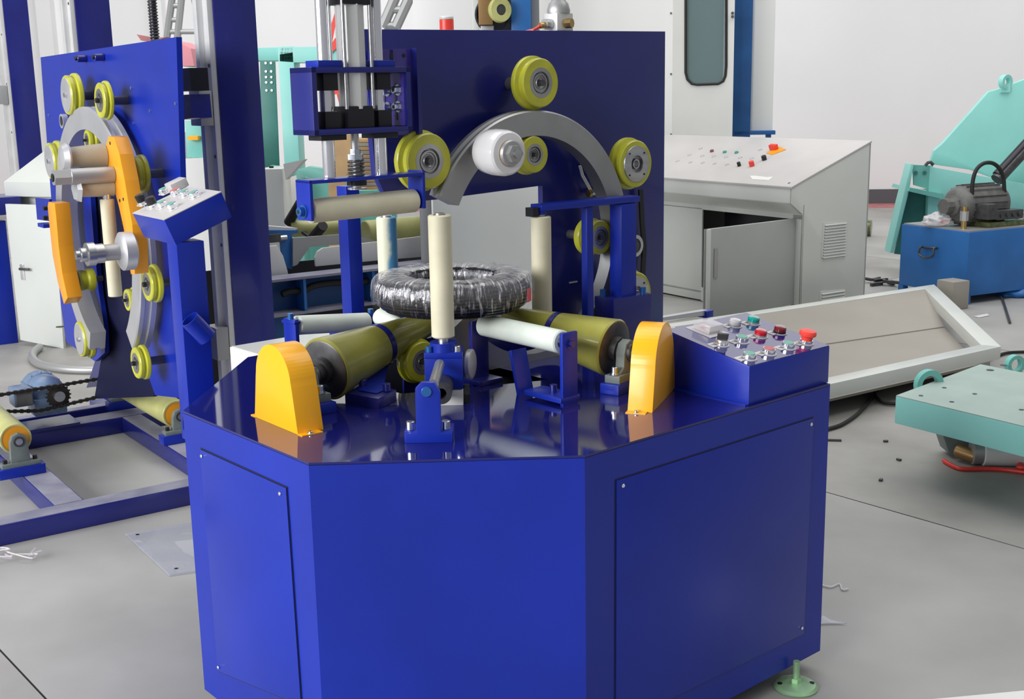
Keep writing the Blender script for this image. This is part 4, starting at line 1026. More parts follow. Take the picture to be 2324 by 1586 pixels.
f = MB(); M = axis_frame(ca, cb-ca); L = (cb-ca).length*1.05; f.lathe([(.022, 0), (.0255, 0), (.0255, L), (.022, L)], M, BLUE, 36, closed=True); cu = f.build('tube_holder', pd)
f = MB(); f.lathe([(0, L*.9), (.0222, L*.9), (.0222, L)], M, BLUED, 24); f.build('tube_bottom', cu)

# ------------------------------------------------ pale cabinet behind the left machine
g0 = at_z(50, 772, 0); g1 = at_z(150, 780, 0)
gd = (g1-g0); gd.z = 0; gd = hdir(112); gn = Vector((gd.y, -gd.x, 0)); gn = gn if gn.y < 0 else -gn
gc = thing('grey_control_desk', g0, 'pale grey control cabinet with open door and sloping top behind the left ring machine', 'cabinet')
Pg = lambda u, v, o=0: on(u, v, g0+gn*o, gn)
ztl = Pg(20, 444).z; ztt = Pg(28, 412).z
f = MB(); Wg = .85; Dg = .55; z_b = Pg(30, 412).z; zl_ = Pg(30, 445).z
o_ = Pg(40, 600); o_.z = 0; M = frame(gd, -gn, UP, o_)
f.box((Wg/2, Dg/2+.04, zl_/2+.02), (Wg, Dg, zl_-.04), GREYP, M, bev=.003); f.build('cabinet_body', gc)
f = MB(); A_ = M @ V(-.02, 0, zl_); 
f.hexa([M @ V(-.02, -.02, zl_), M @ V(Wg, -.02, zl_), M @ V(Wg, Dg+.04, zl_), M @ V(-.02, Dg+.04, zl_), M @ V(-.02, -.02, z_b), M @ V(Wg, -.02, z_b), M @ V(Wg, Dg+.04, z_b+.28), M @ V(-.02, Dg+.04, z_b+.28)], GREYP, bev=.003); f.build('desk_top', gc)
f = MB(); dq = [Pg(u, v, .10) for u, v in ((17, 462), (128, 466), (150, 790), (52, 770))]; f.prism(dq, gn*.02, GREYP, bev=.002); dr = f.build('door', gc)
f = MB(); q = Pg(52, 617, .12); f.box((0, -.004, 0), (.025, .008, .09), CHROME, frame(gd, -gn, UP, q), bev=.002); f.box((.03, -.02, .02), (.07, .012, .014), DKST, frame(gd, -gn, UP, q), bev=.002); f.build('door_handle', dr)
f = MB(); f.tube([Pg(128, 742, .13), Pg(150, 740, .16)], .004, DKST); f.build('latch_rod', dr)
# grey hose on the floor
hz = thing('grey_floor_hose', at_z(110, 800, .02), 'thick grey hose looping over the floor in front of the pale cabinet', 'hose')
f = MB(); pz_ = [at_z(u, v, .02) for u, v in ((90, 788), (76, 800), (74, 812), (85, 824), (110, 832), (150, 838), (200, 840), (250, 838))]
def smooth(pts, k=6):
    out = []; n = len(pts)
    for i in range(n-1):
        p0, p1, p2, p3 = pts[max(i-1, 0)], pts[i], pts[i+1], pts[min(i+2, n-1)]
        for j in range(k):
            t = j/k; out.append(.5*((2*p1)+(p2-p0)*t+(2*p0-5*p1+4*p2-p3)*t*t+(3*p1-p0-3*p2+p3)*t**3))
    out.append(pts[-1]); return out
f.tube(smooth(pz_), .022, ALUD, n=14); f.build('hose', hz)
# white box behind the table, left
w0 = at_y(521, 787, 3.75); wb = thing('white_box', Vector((w0.x, w0.y, 0)), 'plain white steel box between the blue column and the roller table', 'box')
f = MB(); M = frame(er, en, UP, Vector((w0.x, w0.y, 0))); f.box((.22, .14, w0.z/2), (.44, .28, w0.z), WHITEP, M, bev=.003); o = f.build('body', wb)
f = MB(); f.box((.22, .14, w0.z+.001), (.43, .27, .002), GREYP, M); f.build('lid', wb)
# clear sheet and scraps on the floor at the left
ac = at_z(380, 1250, 0); at_ = thing('clear_plastic_sheet', ac, 'clear acrylic sheet with drilled corners lying on the floor left of the roller table', 'plastic sheet')
f = MB(); f.prism([at_z(u, v, .001) for u, v in ((284, 1214), (385, 1308), (700, 1260), (560, 1170))], UP*.007, ACRYL, bev=.0005); sh = f.build('sheet', at_)
for u, v in ((312, 1213), (400, 1290)):
    f = MB(); q = at_z(u, v, .0085); f.cyl(q, q+UP*.0008, .006, BLACK, n=14); f.build('drilled_hole', sh)
pw = thing('plastic_scrap', at_z(30, 1265, .01), 'crumpled strip of clear film on the floor at the left edge', 'scrap')
f = MB()
for s_ in range(4):
    c = at_z(20+s_*14, 1262+random.uniform(-6, 6), .01); pts_ = [c+Vector((random.uniform(-.05, .05), random.uniform(-.03, .03), random.uniform(-.004, .02))) for _ in range(5)]
    f.tube(smooth(pts_, 4), .0022, BAG, n=5)
f.build('film_strip', pw)
# ================================================================== BACKGROUND, MIDDLE
# pale housing seen through the opening of the plate
hp = at_y(986, 560, 5.2); hs = thing('pale_machine_housing', V(hp.x+.5, 5.4, 0), 'large plain pale grey housing seen through the opening of the dark blue plate', 'cabinet')
f = MB(); hz0 = hdir(88); M = frame(hz0, V(-hz0.y, hz0.x, 0), UP, V(hp.x, 5.2, 0)); f.box((.45, .3, .76), (.9, .6, 1.36), GREYP, M, bev=.004); f.box((.45, .3, .04), (.84, .54, .08), BLUED, M); f.build('housing_body', hs)
f = MB(); f.box((-.035, .05, .75), (.05, .06, 1.3), ALUD, M, bev=.003); f.build('side_strip', hs)
# conveyor frame: blue channel beam with pale guards
cv0 = at_y(760, 645, 4.95); cvn = Vector((lr.y, -lr.x, 0)); cv0.z = 0
oc = lambda u, v, o=0: on(u, v, cv0+cvn*o, cvn)
cv = thing('blue_conveyor', cv0, 'azure blue channel beam conveyor with pale guards and yellowish rollers behind the press unit', 'conveyor')
zt1 = oc(760, 622).z; zb1 = oc(760, 700).z; Ll = (oc(560, 640)-cv0).dot(lr); Lr_ = (oc(1235, 600)-cv0).dot(lr)
M = frame(lr, -cvn, UP, cv0); cl = (Ll+Lr_)/2; cw = Lr_-Ll
f = MB(); f.box((cl, .05, zt1), (cw, .11, .010), GREYBEAM, M); f.box((cl, .05, zb1), (cw, .11, .010), GREYBEAM, M); f.box((cl, .09, (zt1+zb1)/2), (cw, .010, zt1-zb1), AZURED, M); f.build('channel_beam', cv)
for u in (693, 850, 640+340):
    x = (oc(u, 660)-cv0).dot(lr); f = MB(); f.box((x, .045, (zt1+zb1)/2), (.012, .085, zt1-zb1-.01), AZURE, M); f.build('web_rib', cv)
for x in (Ll+.15, cl, Lr_-.15):
    f = MB(); f.box((x, .06, zb1/2), (.08, .08, zb1), AZURED, M); f.build('leg', cv)
f = MB(); cab_ = [oc(u, v, -.04) for u, v in ((640, 668), (655, 662), (690, 658), (712, 648), (750, 642), (800, 640), (835, 638))]; f.tube(smooth(cab_), .014, RUBBER, n=10); f.build('hanging_cable', cv)
f = MB(); P4_ = [oc(u, v, -.14) for u, v in ((714, 604), (712, 585), (718, 570), (730, 562), (1235, 503), (1235, 560), (860, 590))]; f.prism(P4_, cvn*.012, WHITEP, bev=.002)
g1_ = f.build('front_guard', cv)
f = MB(); f.prism([oc(u, v, -.14) for u, v in ((596, 560), (626, 556), (640, 580), (650, 614), (652, 626), (596, 640))], cvn*.012, WHITEP, bev=.002); f.build('side_guard', cv)
f = MB(); q = oc(640, 512, -.2); 
f.prism([oc(u, v, -.22) for u, v in ((598, 512), (676, 518), (668, 524), (598, 522))], cvn*-.06, WHITEP); f.prism([oc(u, v, -.22) for u, v in ((598, 522), (674, 522), (674, 528), (660, 530), (660, 610), (640, 606), (632, 530), (598, 530))], cvn*.012, AZURE); f.build('sensor_bracket', cv)
f = MB(); f.box((0, 0, 0), (.05, .03, .035), DKST, frame(lr, -cvn, UP, oc(622, 540, -.2)), bev=.003); f.cyl(oc(640, 540, -.2)-lr*.02, oc(640, 540, -.2)+lr*.02, .012, STEEL, n=16); f.build('sensor', cv)
f = MB(); f.prism([oc(u, v, -.20) for u, v in ((662, 540), (720, 535), (790, 530), (850, 545), (810, 552), (745, 556), (700, 560), (672, 600), (662, 604))], cvn*.012, ALUD); f.build('cross_plate', cv)
a = oc(828, 530, -.32); f = MB(); f.cyl(a, along(a, lr, 1010), .058, OLIVEP, n=36, bev=.004); rr_ = f.build('conveyor_roller', cv); rr_['label'] = 'olive yellow roller'
f = MB(); a = oc(660, 520, -.45); f.cyl(a, along(a, (lr*.9-cvn*-.3).normalized(), 800), .035, OLIVEP, n=28, bev=.003); f.build('conveyor_roller', cv)
f = MB(); f.box((cl, .95, .30), (cw*1.2, .01, .6), BLACKM, M); f.build('rear_skirt', cv)
# black tube leaning across the conveyor
bt = thing('black_tube_arm', at_y(670, 480, 5.3), 'dark tube leaning diagonally above the conveyor, left of the press roller', 'tube')
f = MB(); f.cyl(at_y(690, 447, 5.25), at_y(655, 505, 5.35), .022, RUBBER, n=20); f.build('upper_sleeve', bt)
f = MB(); f.cyl(at_y(733, 512, 5.2), at_y(708, 542, 5.3), .022, RUBBER, n=20); f.cyl(at_y(655, 505, 5.35), at_y(708, 542, 5.3), .008, DKST, n=10); f.build('lower_sleeve', bt)

# pale electrical box with open lid
eb = thing('pale_junction_box', at_y(630, 480, 6.0)*1.0, 'pale grey metal stand with a flared lid plate beside the dark column', 'box')
eb.location.z = 0; WO[eb] = Vector(eb.location)
f = MB(); A_ = at_y(600, 384, 5.9); B_ = at_y(640, 384, 5.9); C_ = at_y(662, 381, 6.2); zb = 0
f.hexa([V(A_.x-.06, 5.9, zb), V(B_.x, 5.9, zb), V(C_.x, 6.15, zb), V(A_.x, 6.15, zb), V(A_.x-.06, 5.9, A_.z), V(B_.x, 5.9, A_.z), V(C_.x, 6.15, A_.z), V(A_.x, 6.15, A_.z)], GREYP, bev=.003); o = f.build('stand_body', eb)
f = MB(); f.prism([at_y(u, v, 5.88) for u, v in ((643, 372), (690, 362), (648, 408))], V(.01, .05, 0), WHITEP); f.build('flared_plate', eb)
f = MB(); f.box(at_y(616, 357+22, 5.88), (.02, .01, .01), DKST); f.build('latch', eb)

# teal press frame
ty = 8.6; tq = lambda u, v, o=0: at_y(u, v, ty+o)
tf = thing('teal_press_frame', V(tq(700, 300).x, ty, 0), 'tall teal steel press frame with a dark green bolted panel behind the dark columns', 'machine frame')
def tpoly(pts, m, dep, name, o=0, par=tf):
    f = MB(); f.prism([tq(u, v, o) for u, v in pts], V(0, dep, 0), m, bev=.003); return f.build(name, par)
post_b = at_y(650, 620, ty); 
def tpost(u0, u1, v0, m, o, dep, name):
    a = tq(u0, v0, o); b_ = tq(u1, v0, o); f = MB(); f.box(((a.x+b_.x)/2, ty+o+dep/2, a.z/2), (b_.x-a.x, dep, a.z), m, bev=.004); return f.build(name, tf)
tpost(630, 665, 106, TEALL, 0, .25, 'front_post')
tpost(842, 868, 106, TEALL, .2, .2, 'front_post')
tpost(425, 446, 118, TEALL, .6, .2, 'rear_post')
tpoly(((634, 107), (866, 104), (866, 140), (665, 142), (634, 140)), TEALL, .25, 'top_beam')
tpoly(((446, 112), (634, 107), (634, 137), (446, 140)), TEALL, .3, 'side_beam', .3)
pl_ = tpoly(((590, 139), (624, 139), (634, 380), (592, 384)), TEALD, .02, 'bolted_panel', .05)
for v in (143, 162, 175, 187, 205):
    for u in (603, 615): 
        f = MB(); q = tq(u+ (v-140)*.03, v, .045); f.cyl(q, q-V(0, .006, 0), .008, ZINC, n=10); f.build('bolt', pl_)
tpoly(((675, 386), (700, 378), (745, 384), (790, 402), (790, 490), (770, 490), (766, 415), (735, 412), (690, 400)), TEAL, .1, 'lower_sheet', -.2)
tpoly(((612, 376), (650, 380), (662, 400), (640, 470), (662, 478), (660, 500), (605, 500)), TEAL, .1, 'lower_sheet', -.1)
tpoly(((690, 404), (760, 398), (770, 500), (700, 500)), TEAL, .12, 'lower_sheet', .1)
tpoly(((600, 440), (900, 430), (900, 640), (600, 640)), TEAL, .08, 'rear_sheet', .5)
tpoly(((648, 405), (672, 398), (684, 465), (664, 478)), WHITEP, .03, 'pale_stay', -.25)
tpoly(((655, 142), (668, 142), (676, 318), (662, 318)), TEAL, .1, 'inner_post', .3)
# wooden slat stack behind
ws = thing('slat_stack', tq(815, 330, -.3), 'stack of thin tan boards seen behind the piston spring', 'board stack')
zz0 = tq(800, 430, -.3).z
for i in range(13):
    a = tq(786+(i % 3), 428-i*9, -.3); f = MB(); f.box((a.x+.10, a.y+.15, a.z), (.21, .3, .024), BEIGE if i % 2 else WOOD, bev=.002); f.build('board', ws)
wb_ = at_y(765, 370, 8.0); cb_ = thing('cardboard_sheet', wb_, 'brown cardboard sheet leaning behind the press unit guide rods', 'cardboard')
f = MB(); f.prism([at_y(u, v, 8.0) for u, v in ((730, 340), (748, 305), (795, 305), (800, 325), (782, 420), (776, 690), (748, 690), (745, 400))], V(0, .02, 0), WOOD); f.build('sheet', cb_)
sy = 8.58
rb = thing('red_strap', at_y(755, 130, sy), 'folded bright red strap hanging beside the air cylinder', 'strap')
f = MB()
for a, b_ in (((764, 26), (737, 135)), ((737, 130), (768, 92)), ((742, 160), (766, 212))):
    p, q = at_y(*a, sy), at_y(*b_, sy); d = (q-p).normalized(); s_ = d.cross(V(0, 1, 0)).normalized()*.028
    f.prism([p-s_*.35, p+s_*.35, q+s_, q-s_], V(0, .006, 0), RED)
p, q = at_y(766, 212, sy), at_y(774, 250, sy); f.prism([p-V(.008, 0, 0), p+V(.010, 0, 0), q+V(.008, 0, 0), q-V(.002, 0, 0)], V(0, .006, 0), RED)
f.build('strap_folds', rb, sharp=30)
# pink machine cover and dark motor block behind left plate
pk = thing('pink_cover', at_y(420, 130, 8.2), 'pink angular cover seen right of the upright plate top corner', 'cover')
f = MB(); f.prism([at_y(u, v, 8.2) for u, v in ((398, 92), (433, 110), (441, 150), (404, 150))], V(0, .4, 0), PINK, bev=.003); f.prism([at_y(u, v, 8.15) for u, v in ((310, 78), (352, 86), (378, 84), (350, 94), (320, 92))], V(0, .1, 0), REDP); f.build('cover_body', pk)
# ladders/trusses leaning on the back wall
def truss(name, rails, rungs, y, label, r=.022):
    p = at_y(*rails[0][1], y); t_ = thing(name, p, label, 'ladder')
    for a, b_ in rails:
        f = MB(); f.tube([at_y(*a, y), at_y(*b_, y)], r, ALUD, n=8); f.build('rail', t_)
    for a, b_ in rungs:
        f = MB(); f.tube([at_y(*a, y), at_y(*b_, y)], r*.7, ALUD, n=8); f.build('rung', t_)
truss('aluminium_ladder', [((398, -60), (378, 92)), ((418, -60), (402, 92)), ((434, -30), (452, 40))], [((394, 13), (408, 13)), ((380, 72), (470, 72)), ((388, 45), (404, 45))], 10.5, 'pale aluminium ladder standing left of the large dark column', .030)
truss('grey_sloping_stair', [((903, -20), (868, 62)), ((936, -20), (898, 62))], [((872, 58), (905, 58)), ((888, 22), (920, 22))], 9.5, 'grey sloping stair rails behind the chrome guide rods', .040)
# teal box glimpse and yellow part under the slide bracket
gb = thing('green_side_machine', at_y(440, 330, 6.4), 'teal machine part with a small yellow block between plate and column', 'machine part')
f = MB(); f.prism([at_y(u, v, 6.4) for u, v in ((419, 275), (465, 275), (470, 358), (424, 358))], V(0, .2, 0), TEAL, bev=.003); f.build('teal_case', gb)
f = MB(); f.prism([at_y(u, v, 6.35) for u, v in ((425, 309), (448, 309), (449, 318), (426, 318))], V(0, .05, 0), YEL); f.build('yellow_block', gb)
f = MB(); f.prism([at_y(u, v, 6.36) for u, v in ((420, 360), (470, 358), (500, 842), (450, 842))], V(0, .05, 0), WHITEP); f.build('white_case', gb)

# ================================================================== BOOTH AND UNITS SEEN OVER THE PLATE
by = 9.3
def onb(u, v, c, n): return on(u, v, c, n)
bo0 = at_y(1526, 150, by); bo0.z = 0; bf_ = hdir(97); bfn = Vector((bf_.y, -bf_.x, 0)); bfn = bfn if bfn.y < 0 else -bfn
bs = hdir(-72)
booth = thing('white_booth', bo0, 'tall white steel booth with a rounded tinted window, right of the dark blue plate', 'booth')
wF = (on(1664, 200, bo0, bfn)-bo0).dot(bf_); ztb = 3.2
M = frame(bf_, -bfn, UP, bo0)
win = [on(u, v, bo0, bfn) for u, v in ((1556, -100), (1556, 165), (1560, 180), (1570, 190), (1582, 192), (1630, 190), (1641, 184), (1646, 172), (1648, 150), (1648, -100))]
for p in (win[0], win[-1]): p.z = 2.45
frp = [bo0+UP*.05, bo0+bf_*wF+UP*.05, bo0+bf_*wF+UP*ztb, bo0+UP*ztb]
tb = bmesh.new(); ov = [tb.verts.new(p) for p in frp]; hv = [tb.verts.new(p) for p in win]
es = [tb.edges.new((ov[i], ov[(i+1) % 4])) for i in range(4)]+[tb.edges.new((hv[i], hv[(i+1) % len(hv)])) for i in range(len(hv))]
bmesh.ops.triangle_fill(tb, edges=es, use_beauty=True)
ret = bmesh.ops.extrude_face_region(tb, geom=tb.faces[:])
for e in ret['geom']:
    if isinstance(e, bmesh.types.BMVert): e.co -= bfn*.03
f = MB(); f.merge(tb, WHITEP); f.build('front_panel', booth)
f = MB(); a = bo0-bf_*.0; b_ = along(bo0+UP*1.5, bs, 1215); b_.z = .05; a2 = bo0+UP*.05
f.prism([a2, b_, b_+UP*(ztb-.05), a2+UP*(ztb-.05)], hdir(18)*.03, WHITE); sp_ = f.build('side_panel', booth)
for v in (30, 168, 305):
    f = MB(); q = on(1523, v, bo0, bs.cross(UP)); f.cyl(q, q-bs.cross(UP)*.004 if (bs.cross(UP)).y > 0 else q+bs.cross(UP)*.004, .008, DKST, n=10); f.build('screw', sp_)
f = MB(); f.tube([p+bfn*.004 for p in win]+[win[0]+bfn*.004], .010, RUBBER, n=8); f.build('window_seal', booth)
f = MB(); f.prism([p-bfn*.012 for p in win], -bfn*.006, GLASS); f.build('window_pane', booth)
f = MB(); f.box((wF/2, .75, ztb/2), (wF-.08, .02, ztb-.2), TEALD, M); f.build('inner_back', booth)
f = MB(); f.box((wF/2, .4, .3), (wF-.08, .5, .5), GREYD, M); f.build('inner_base', booth)
for v in (30, 38): 
    f = MB(); q = on(1662, v, bo0, bfn); f.cyl(q, q+bfn*.03, .010, DKST, n=10); f.build('hinge_pin', booth)
# blue frame with white panel to the right of the booth
bl0 = at_y(1663, 150, 9.5); bl0.z = 0; bfr = thing('blue_framed_panel', bl0, 'blue steel frame around a white panel standing against the white wall', 'partition')
qq = lambda u, v, o=0: on(u, v, bl0+bfn*o, bfn)
x1_ = (qq(1706, 150)-bl0).dot(bf_); x2_ = (qq(1754, 300)-bl0).dot(bf_); z1_ = qq(1706, 297).z; z0_ = qq(1706, 306).z; M = frame(bf_, -bfn, UP, bl0)
f = MB(); f.box((x1_/2, .05, 1.65), (x1_, .1, 3.2), AZURED, M, bev=.004); f.build('post', bfr)
f = MB(); f.box((x2_/2+.02, .05, (z0_+z1_)/2), (x2_, .1, (z1_-z0_)), AZURED, M, bev=.002); f.build('bottom_rail', bfr)
f = MB(); f.box(((x1_+x2_)/2, .06, (z1_+3.25)/2), (x2_-x1_, .03, 3.25-z1_), WHITE, M, bev=.002); f.build('white_panel', bfr)
f = MB(); f.box((x2_-.03, .05, z0_/2), (.04, .05, z0_), AZURED, M); f.build('rear_leg', bfr)
# azure column with bronze plate and wheel, white booth behind
az0 = at_y(1160, 40, 7.0); az0.z = 0; azc = thing('azure_column_unit', az0, 'azure column with a bronze plate and dark yellow wheel, above the dark blue plate', 'machine')
def azb(u0, u1, m, y, dep, z0, z1, name):
    a, b_ = at_y(u0, 30, y), at_y(u1, 30, y); f = MB(); f.box(((a.x+b_.x)/2, y+dep/2, (z0+z1)/2), (b_.x-a.x, dep, z1-z0), m, bev=.003); return f.build(name, azc)
azb(1160, 1205, AZURE, 7.0, .2, 0, 3, 'post'); azb(1205, 1224, ALUD, 7.1, .15, 0, 3, 'grey_post'); 
azb(1086, 1118, BRONZE, 6.9, .03, at_y(1100, 56, 6.9).z, 3, 'bronze_plate'); azb(1118, 1162, DKST, 7.1, .05, 0, 3, 'rear_plate'); azb(1090, 1120, ALUD, 6.95, .1, 0, at_y(1100, 57, 6.9).z, 'grey_foot')
c = at_y(1138, 22, 6.9); M = axis_frame(c, V(.5, -.86, 0)); f = MB(); f.lathe([(.030, 0), (.064, 0), (.070, -.02), (.064, -.04), (.030, -.04)], M, OLIVEP, 36, closed=True); wq_ = f.build('wheel', azc)
f = MB(); f.lathe([(0, -.004), (.03, -.004), (.03, -.04), (0, -.04)], M, DKST, 24); f.build('hub', wq_); f = MB(); f.cyl(c+V(-.05, .09, -.02), c+V(-.06, .11, -.02), .10, BLACKM, n=30); f.build('rear_disc', wq_)
wy = 8.0; a = at_y(938, 40, wy); b_ = at_y(1086, 40, wy); wc = thing('white_rear_cabinet', V((a.x+b_.x)/2, wy, 0), 'tall bright white cabinet behind the red-topped beacon', 'cabinet')
f = MB(); f.box(((a.x+b_.x)/2, wy+.3, 1.6), (b_.x-a.x, .6, 3.16), WHITE, bev=.004); o = f.build('cabinet_body', wc)
f = MB(); f.box((b_.x-.02, wy-.006, 1.6), (.035, .012, 3.1), GREYP, bev=.003); f.build('edge_strip', wc)
# beacon standing on the housing behind the plate
bp2 = at_y(1014, 66, 5.4); hz_ = 1.44
bc = thing('red_beacon', V(bp2.x, 5.4, hz_), 'small red beacon with a pale cap just above the blue plate', 'beacon')
f = MB(); zt_1 = at_y(1014, 45, 5.4).z; f.cyl(V(bp2.x, 5.4, hz_), V(bp2.x, 5.4, zt_1), .031, RED, n=28); o = f.build('lens', bc)
f = MB(); f.cyl(V(bp2.x, 5.4, zt_1), V(bp2.x, 5.4, zt_1+.015), .031, GREYP, n=28, bev=.004); f.build('cap', bc)

# ================================================================== GREY CONTROL DESK (right)
cf = hdir(-33); cs = hdir(57); cfn = Vector((cs.x, cs.y, 0))
K = at_y(1797, 427, 7.15); K0 = V(K.x, K.y, 0)
onf = lambda u, v, o=0: on(u, v, K0-cs*o, cs)       # front plane
ons = lambda u, v, o=0: on(u, v, K0, cf)            # side plane
desk = thing('control_desk', K0+cf*.9+cs*.3, 'pale grey sloping control desk with one door ajar, right of the dark blue plate', 'control desk')
zl1 = K.z; zl0 = onf(1795, 463).z; Wd = 1.95; bk_ = ons(1977, 322); Dd = (bk_-K0).dot(cs); zbk = bk_.z
def dp_(x, y, z): return K0+cf*x+cs*y+UP*z
# one side profile extruded to the left
prof = [(0, zl0), (0, zl1), (Dd, zbk), (Dd, .004), (.10, .004), (.10, zl0-.07)]
f = MB()
f.prism([dp_(0, y, z) for y, z in prof], cf*.012, GREYP, bev=.0015)
f.prism([dp_(Wd, y, z) for y, z in prof], -cf*.012, GREYP)
f.hexa([dp_(.002, 0, zl0), dp_(Wd, 0, zl0), dp_(Wd, .012, zl0), dp_(.002, .012, zl0), dp_(.002, 0, zl1), dp_(Wd, 0, zl1), dp_(Wd, .012, zl1), dp_(.002, .012, zl1)], GREYP, bev=.001)
f.prism([dp_(.002, 0, zl0), dp_(.002, .10, zl0-.07), dp_(Wd, .10, zl0-.07), dp_(Wd, 0, zl0)], UP*.004, GREYP)
f.box((0, 0, 0), (.01, .01, .01), GREYP, frame(cf, cs, UP, dp_(.3, Dd-.02, .5)))
f.prism([dp_(.0, Dd-.012, .06), dp_(Wd, Dd-.012, .06), dp_(Wd, Dd-.012, zbk-.01), dp_(.0, Dd-.012, zbk-.01)], cs*.012, GREYP)
f.prism([dp_(0, .10, .06), dp_(Wd, .10, .06), dp_(Wd, Dd, .06), dp_(0, Dd, .06)], UP*.012, GREYP)
body_ = f.build('desk_body', desk)
f = MB(); f.hexa([dp_(-.004, -.006, zl1-.004), dp_(Wd, -.006, zl1-.004), dp_(Wd, Dd+.004, zbk-.004), dp_(-.004, Dd+.004, zbk-.004), dp_(-.004, -.006, zl1+.008), dp_(Wd, -.006, zl1+.008), dp_(Wd, Dd+.004, zbk+.008), dp_(-.004, Dd+.004, zbk+.008)], GREYT, bev=.002); top_ = f.build('desk_top', desk)
# front frame round the door opening
zo = onf(1800, 500, -.10).z; xf = .085; zfl = .12
def onf2(u, v): return on(u, v, K0+cs*.10, cs)
xl_ = (onf2(1592, 600)-K0).dot(cf); zo1 = onf2(1800, 497).z
f = MB(); F_ = frame(cf, cs, UP, K0)
f.box((.04, .106, (zo1+.06)/2+.0), (.08, .012, zo1), GREYP, F_, bev=.002); f.box((Wd/2, .106, (zo1+zl0-.07)/2+.03), (Wd, .012, zl0-.07-zo1+.06), GREYP, F_, bev=.002)
f.box(((xl_+Wd)/2, .106, (zo1)/2+.01), (Wd-xl_, .012, zo1), GREYP, F_, bev=.002); f.box((xl_/2, .106, .05), (xl_, .012, .09), GREYP, F_)
f.build('front_frame', desk)
f = MB(); f.box((xl_/2+.02, .30, zo1/2+.05), (xl_-.06, .02, zo1-.05), BLACKM, F_); f.box((xl_/2-.05, .27, zo1-.10), (xl_*.4, .05, .06), DKST, F_); f.build('mounting_plate', desk)
# door ajar, hinged at the right
hg = K0+cf*.075+cs*.098; du = on(1597, 528, hg, V(0, -1, 0)) 
dd_ = hdir(-128); e_ = along(hg+UP*.6, dd_, 1597); wdoor = (e_-hg-UP*.6).length; dnn = Vector((dd_.y, -dd_.x, 0)); dnn = dnn if dnn.y < 0 else -dnn
f = MB(); M = frame(dd_, -dnn, UP, hg); f.box((wdoor/2, -.012, zo1/2+.05), (wdoor, .022, zo1-.09), GREYD, M, bev=.002); f.box((wdoor-.012, -.02, zo1/2+.05), (.024, .03, zo1-.09), GREYP, M, bev=.002); dr_ = f.build('door', desk)
f = MB(); f.box((wdoor-.075, -.026, .42), (.03, .008, .17), ALUD, M, bev=.002); f.build('door_handle', dr_)
# louvred vents on the side
for pv, n_ in ((((1868, 505), (1921, 503), (1918, 582), (1863, 585)), 12), (((1861, 661), (1917, 656), (1916, 698), (1860, 703)), 6)):
    q = [ons(u, v) for u, v in pv]; cen = sum(q, Vector())/4; f = MB(); f.prism(q, -cf*.006, GREYP, bev=.001); vt = f.build('vent_plate', desk)
    for i in range(n_):
        t_ = (i+.6)/n_; a = q[0].lerp(q[3], t_)-cf*.006+cs*.01; b_ = q[1].lerp(q[2], t_)-cf*.006-cs*.008; a.z = b_.z = (a.z+b_.z)/2
        f = MB(); f.prism([a, b_, b_-UP*.006-cf*.006, a-UP*.006-cf*.006], UP*.0025, GREYP); f.prism([a-UP*.004, b_-UP*.004, b_-UP*.009, a-UP*.009], -cf*.0006, DKST); f.build('louvre_slat', vt)
tn = (dp_(Wd, 0, zl1)-dp_(0, 0, zl1)).cross(dp_(0, Dd, zbk)-dp_(0, 0, zl1)).normalized(); tn = tn if tn.z > 0 else -tn; tp0 = dp_(0, 0, zl1+.008); ty_ = cf.cross(tn).normalized()
ct = lambda u, v: on(u, v, tp0, tn)
for u, v in ((1538, 366), (1565, 352), (1567, 369), (1594, 354), (1595, 370), (1620, 355), (1622, 372), (1648, 357), (1650, 374), (1680, 358), (1706, 360), (1590, 337), (1725, 340)):
    f = MB(); q = ct(u, v); f.lathe([(.0105, 0), (.0145, 0), (.0145, .002), (.0105, .002)], axis_frame(q, tn), ALUD, 18, closed=True); f.cyl(q, q+tn*.0008, .0105, PAPER, n=16); f.build('blank_hole', top_)
for u, v, m, r_, h, nm in ((1616, 341, LAMPRD, .014, .012, 'indicator_lamp'), (1645, 343, LAMPT, .014, .010, 'indicator_lamp'), (1672, 344, LAMPT, .014, .010, 'indicator_lamp'), (1678, 374, BLACK, .012, .028, 'selector_switch'), (1735, 360, BLACK, .016, .03, 'selector_switch'), (1707, 374, RED, .017, .034, 'emergency_stop')):
    f = MB(); q = ct(u, v+3); f.cyl(q, q+tn*h, r_, m, n=20, bev=.002); f.build(nm, top_)
f = MB(); q = ct(1758, 346); f.prism([ct(1739, 348), ct(1752, 352), ct(1784, 340), ct(1770, 334)], tn*.004, ORG); f.box((.0, 0, .02), (.06, .028, .034), RED, frame(cf, ty_, tn, ct(1757, 340)), bev=.004); f.build('main_switch', top_)
f = MB(); f.prism([ct(1702, 400), ct(1708, 408), ct(1745, 410), ct(1756, 402), ct(1740, 403), ct(1716, 400)], tn*.004, WHITE); f.build('paper_tag', top_)
f = MB(); q = ct(1791, 416); f.cyl(q, q+tn*.003, .008, DKST, n=12); f.build('screw', top_)
# sheet handle seen behind the yellow guard
sb = thing('steel_flat_bar', at_z(1560, 715, .80), 'bright steel flat bar with a blue end clip lying behind the button console', 'bar')
a = at_y(1462, 731, 3.55); b_ = at_y(1600, 714, 3.75); f = MB(); d = (b_-a).normalized(); s_ = d.cross(UP).normalized(); f.hexa([a-s_*.012, a+s_*.012, b_+s_*.012, b_-s_*.012, a-s_*.012+UP*.008, a+s_*.012+UP*.008, b_+s_*.012+UP*.016, b_-s_*.012+UP*.016], STEELL); f.build('bar', sb)
f = MB(); f.box((0, 0, .004), (.034, .04, .022), BLUE, frame(s_.cross(UP), s_, UP, b_), bev=.002); f.build('end_clip', sb)

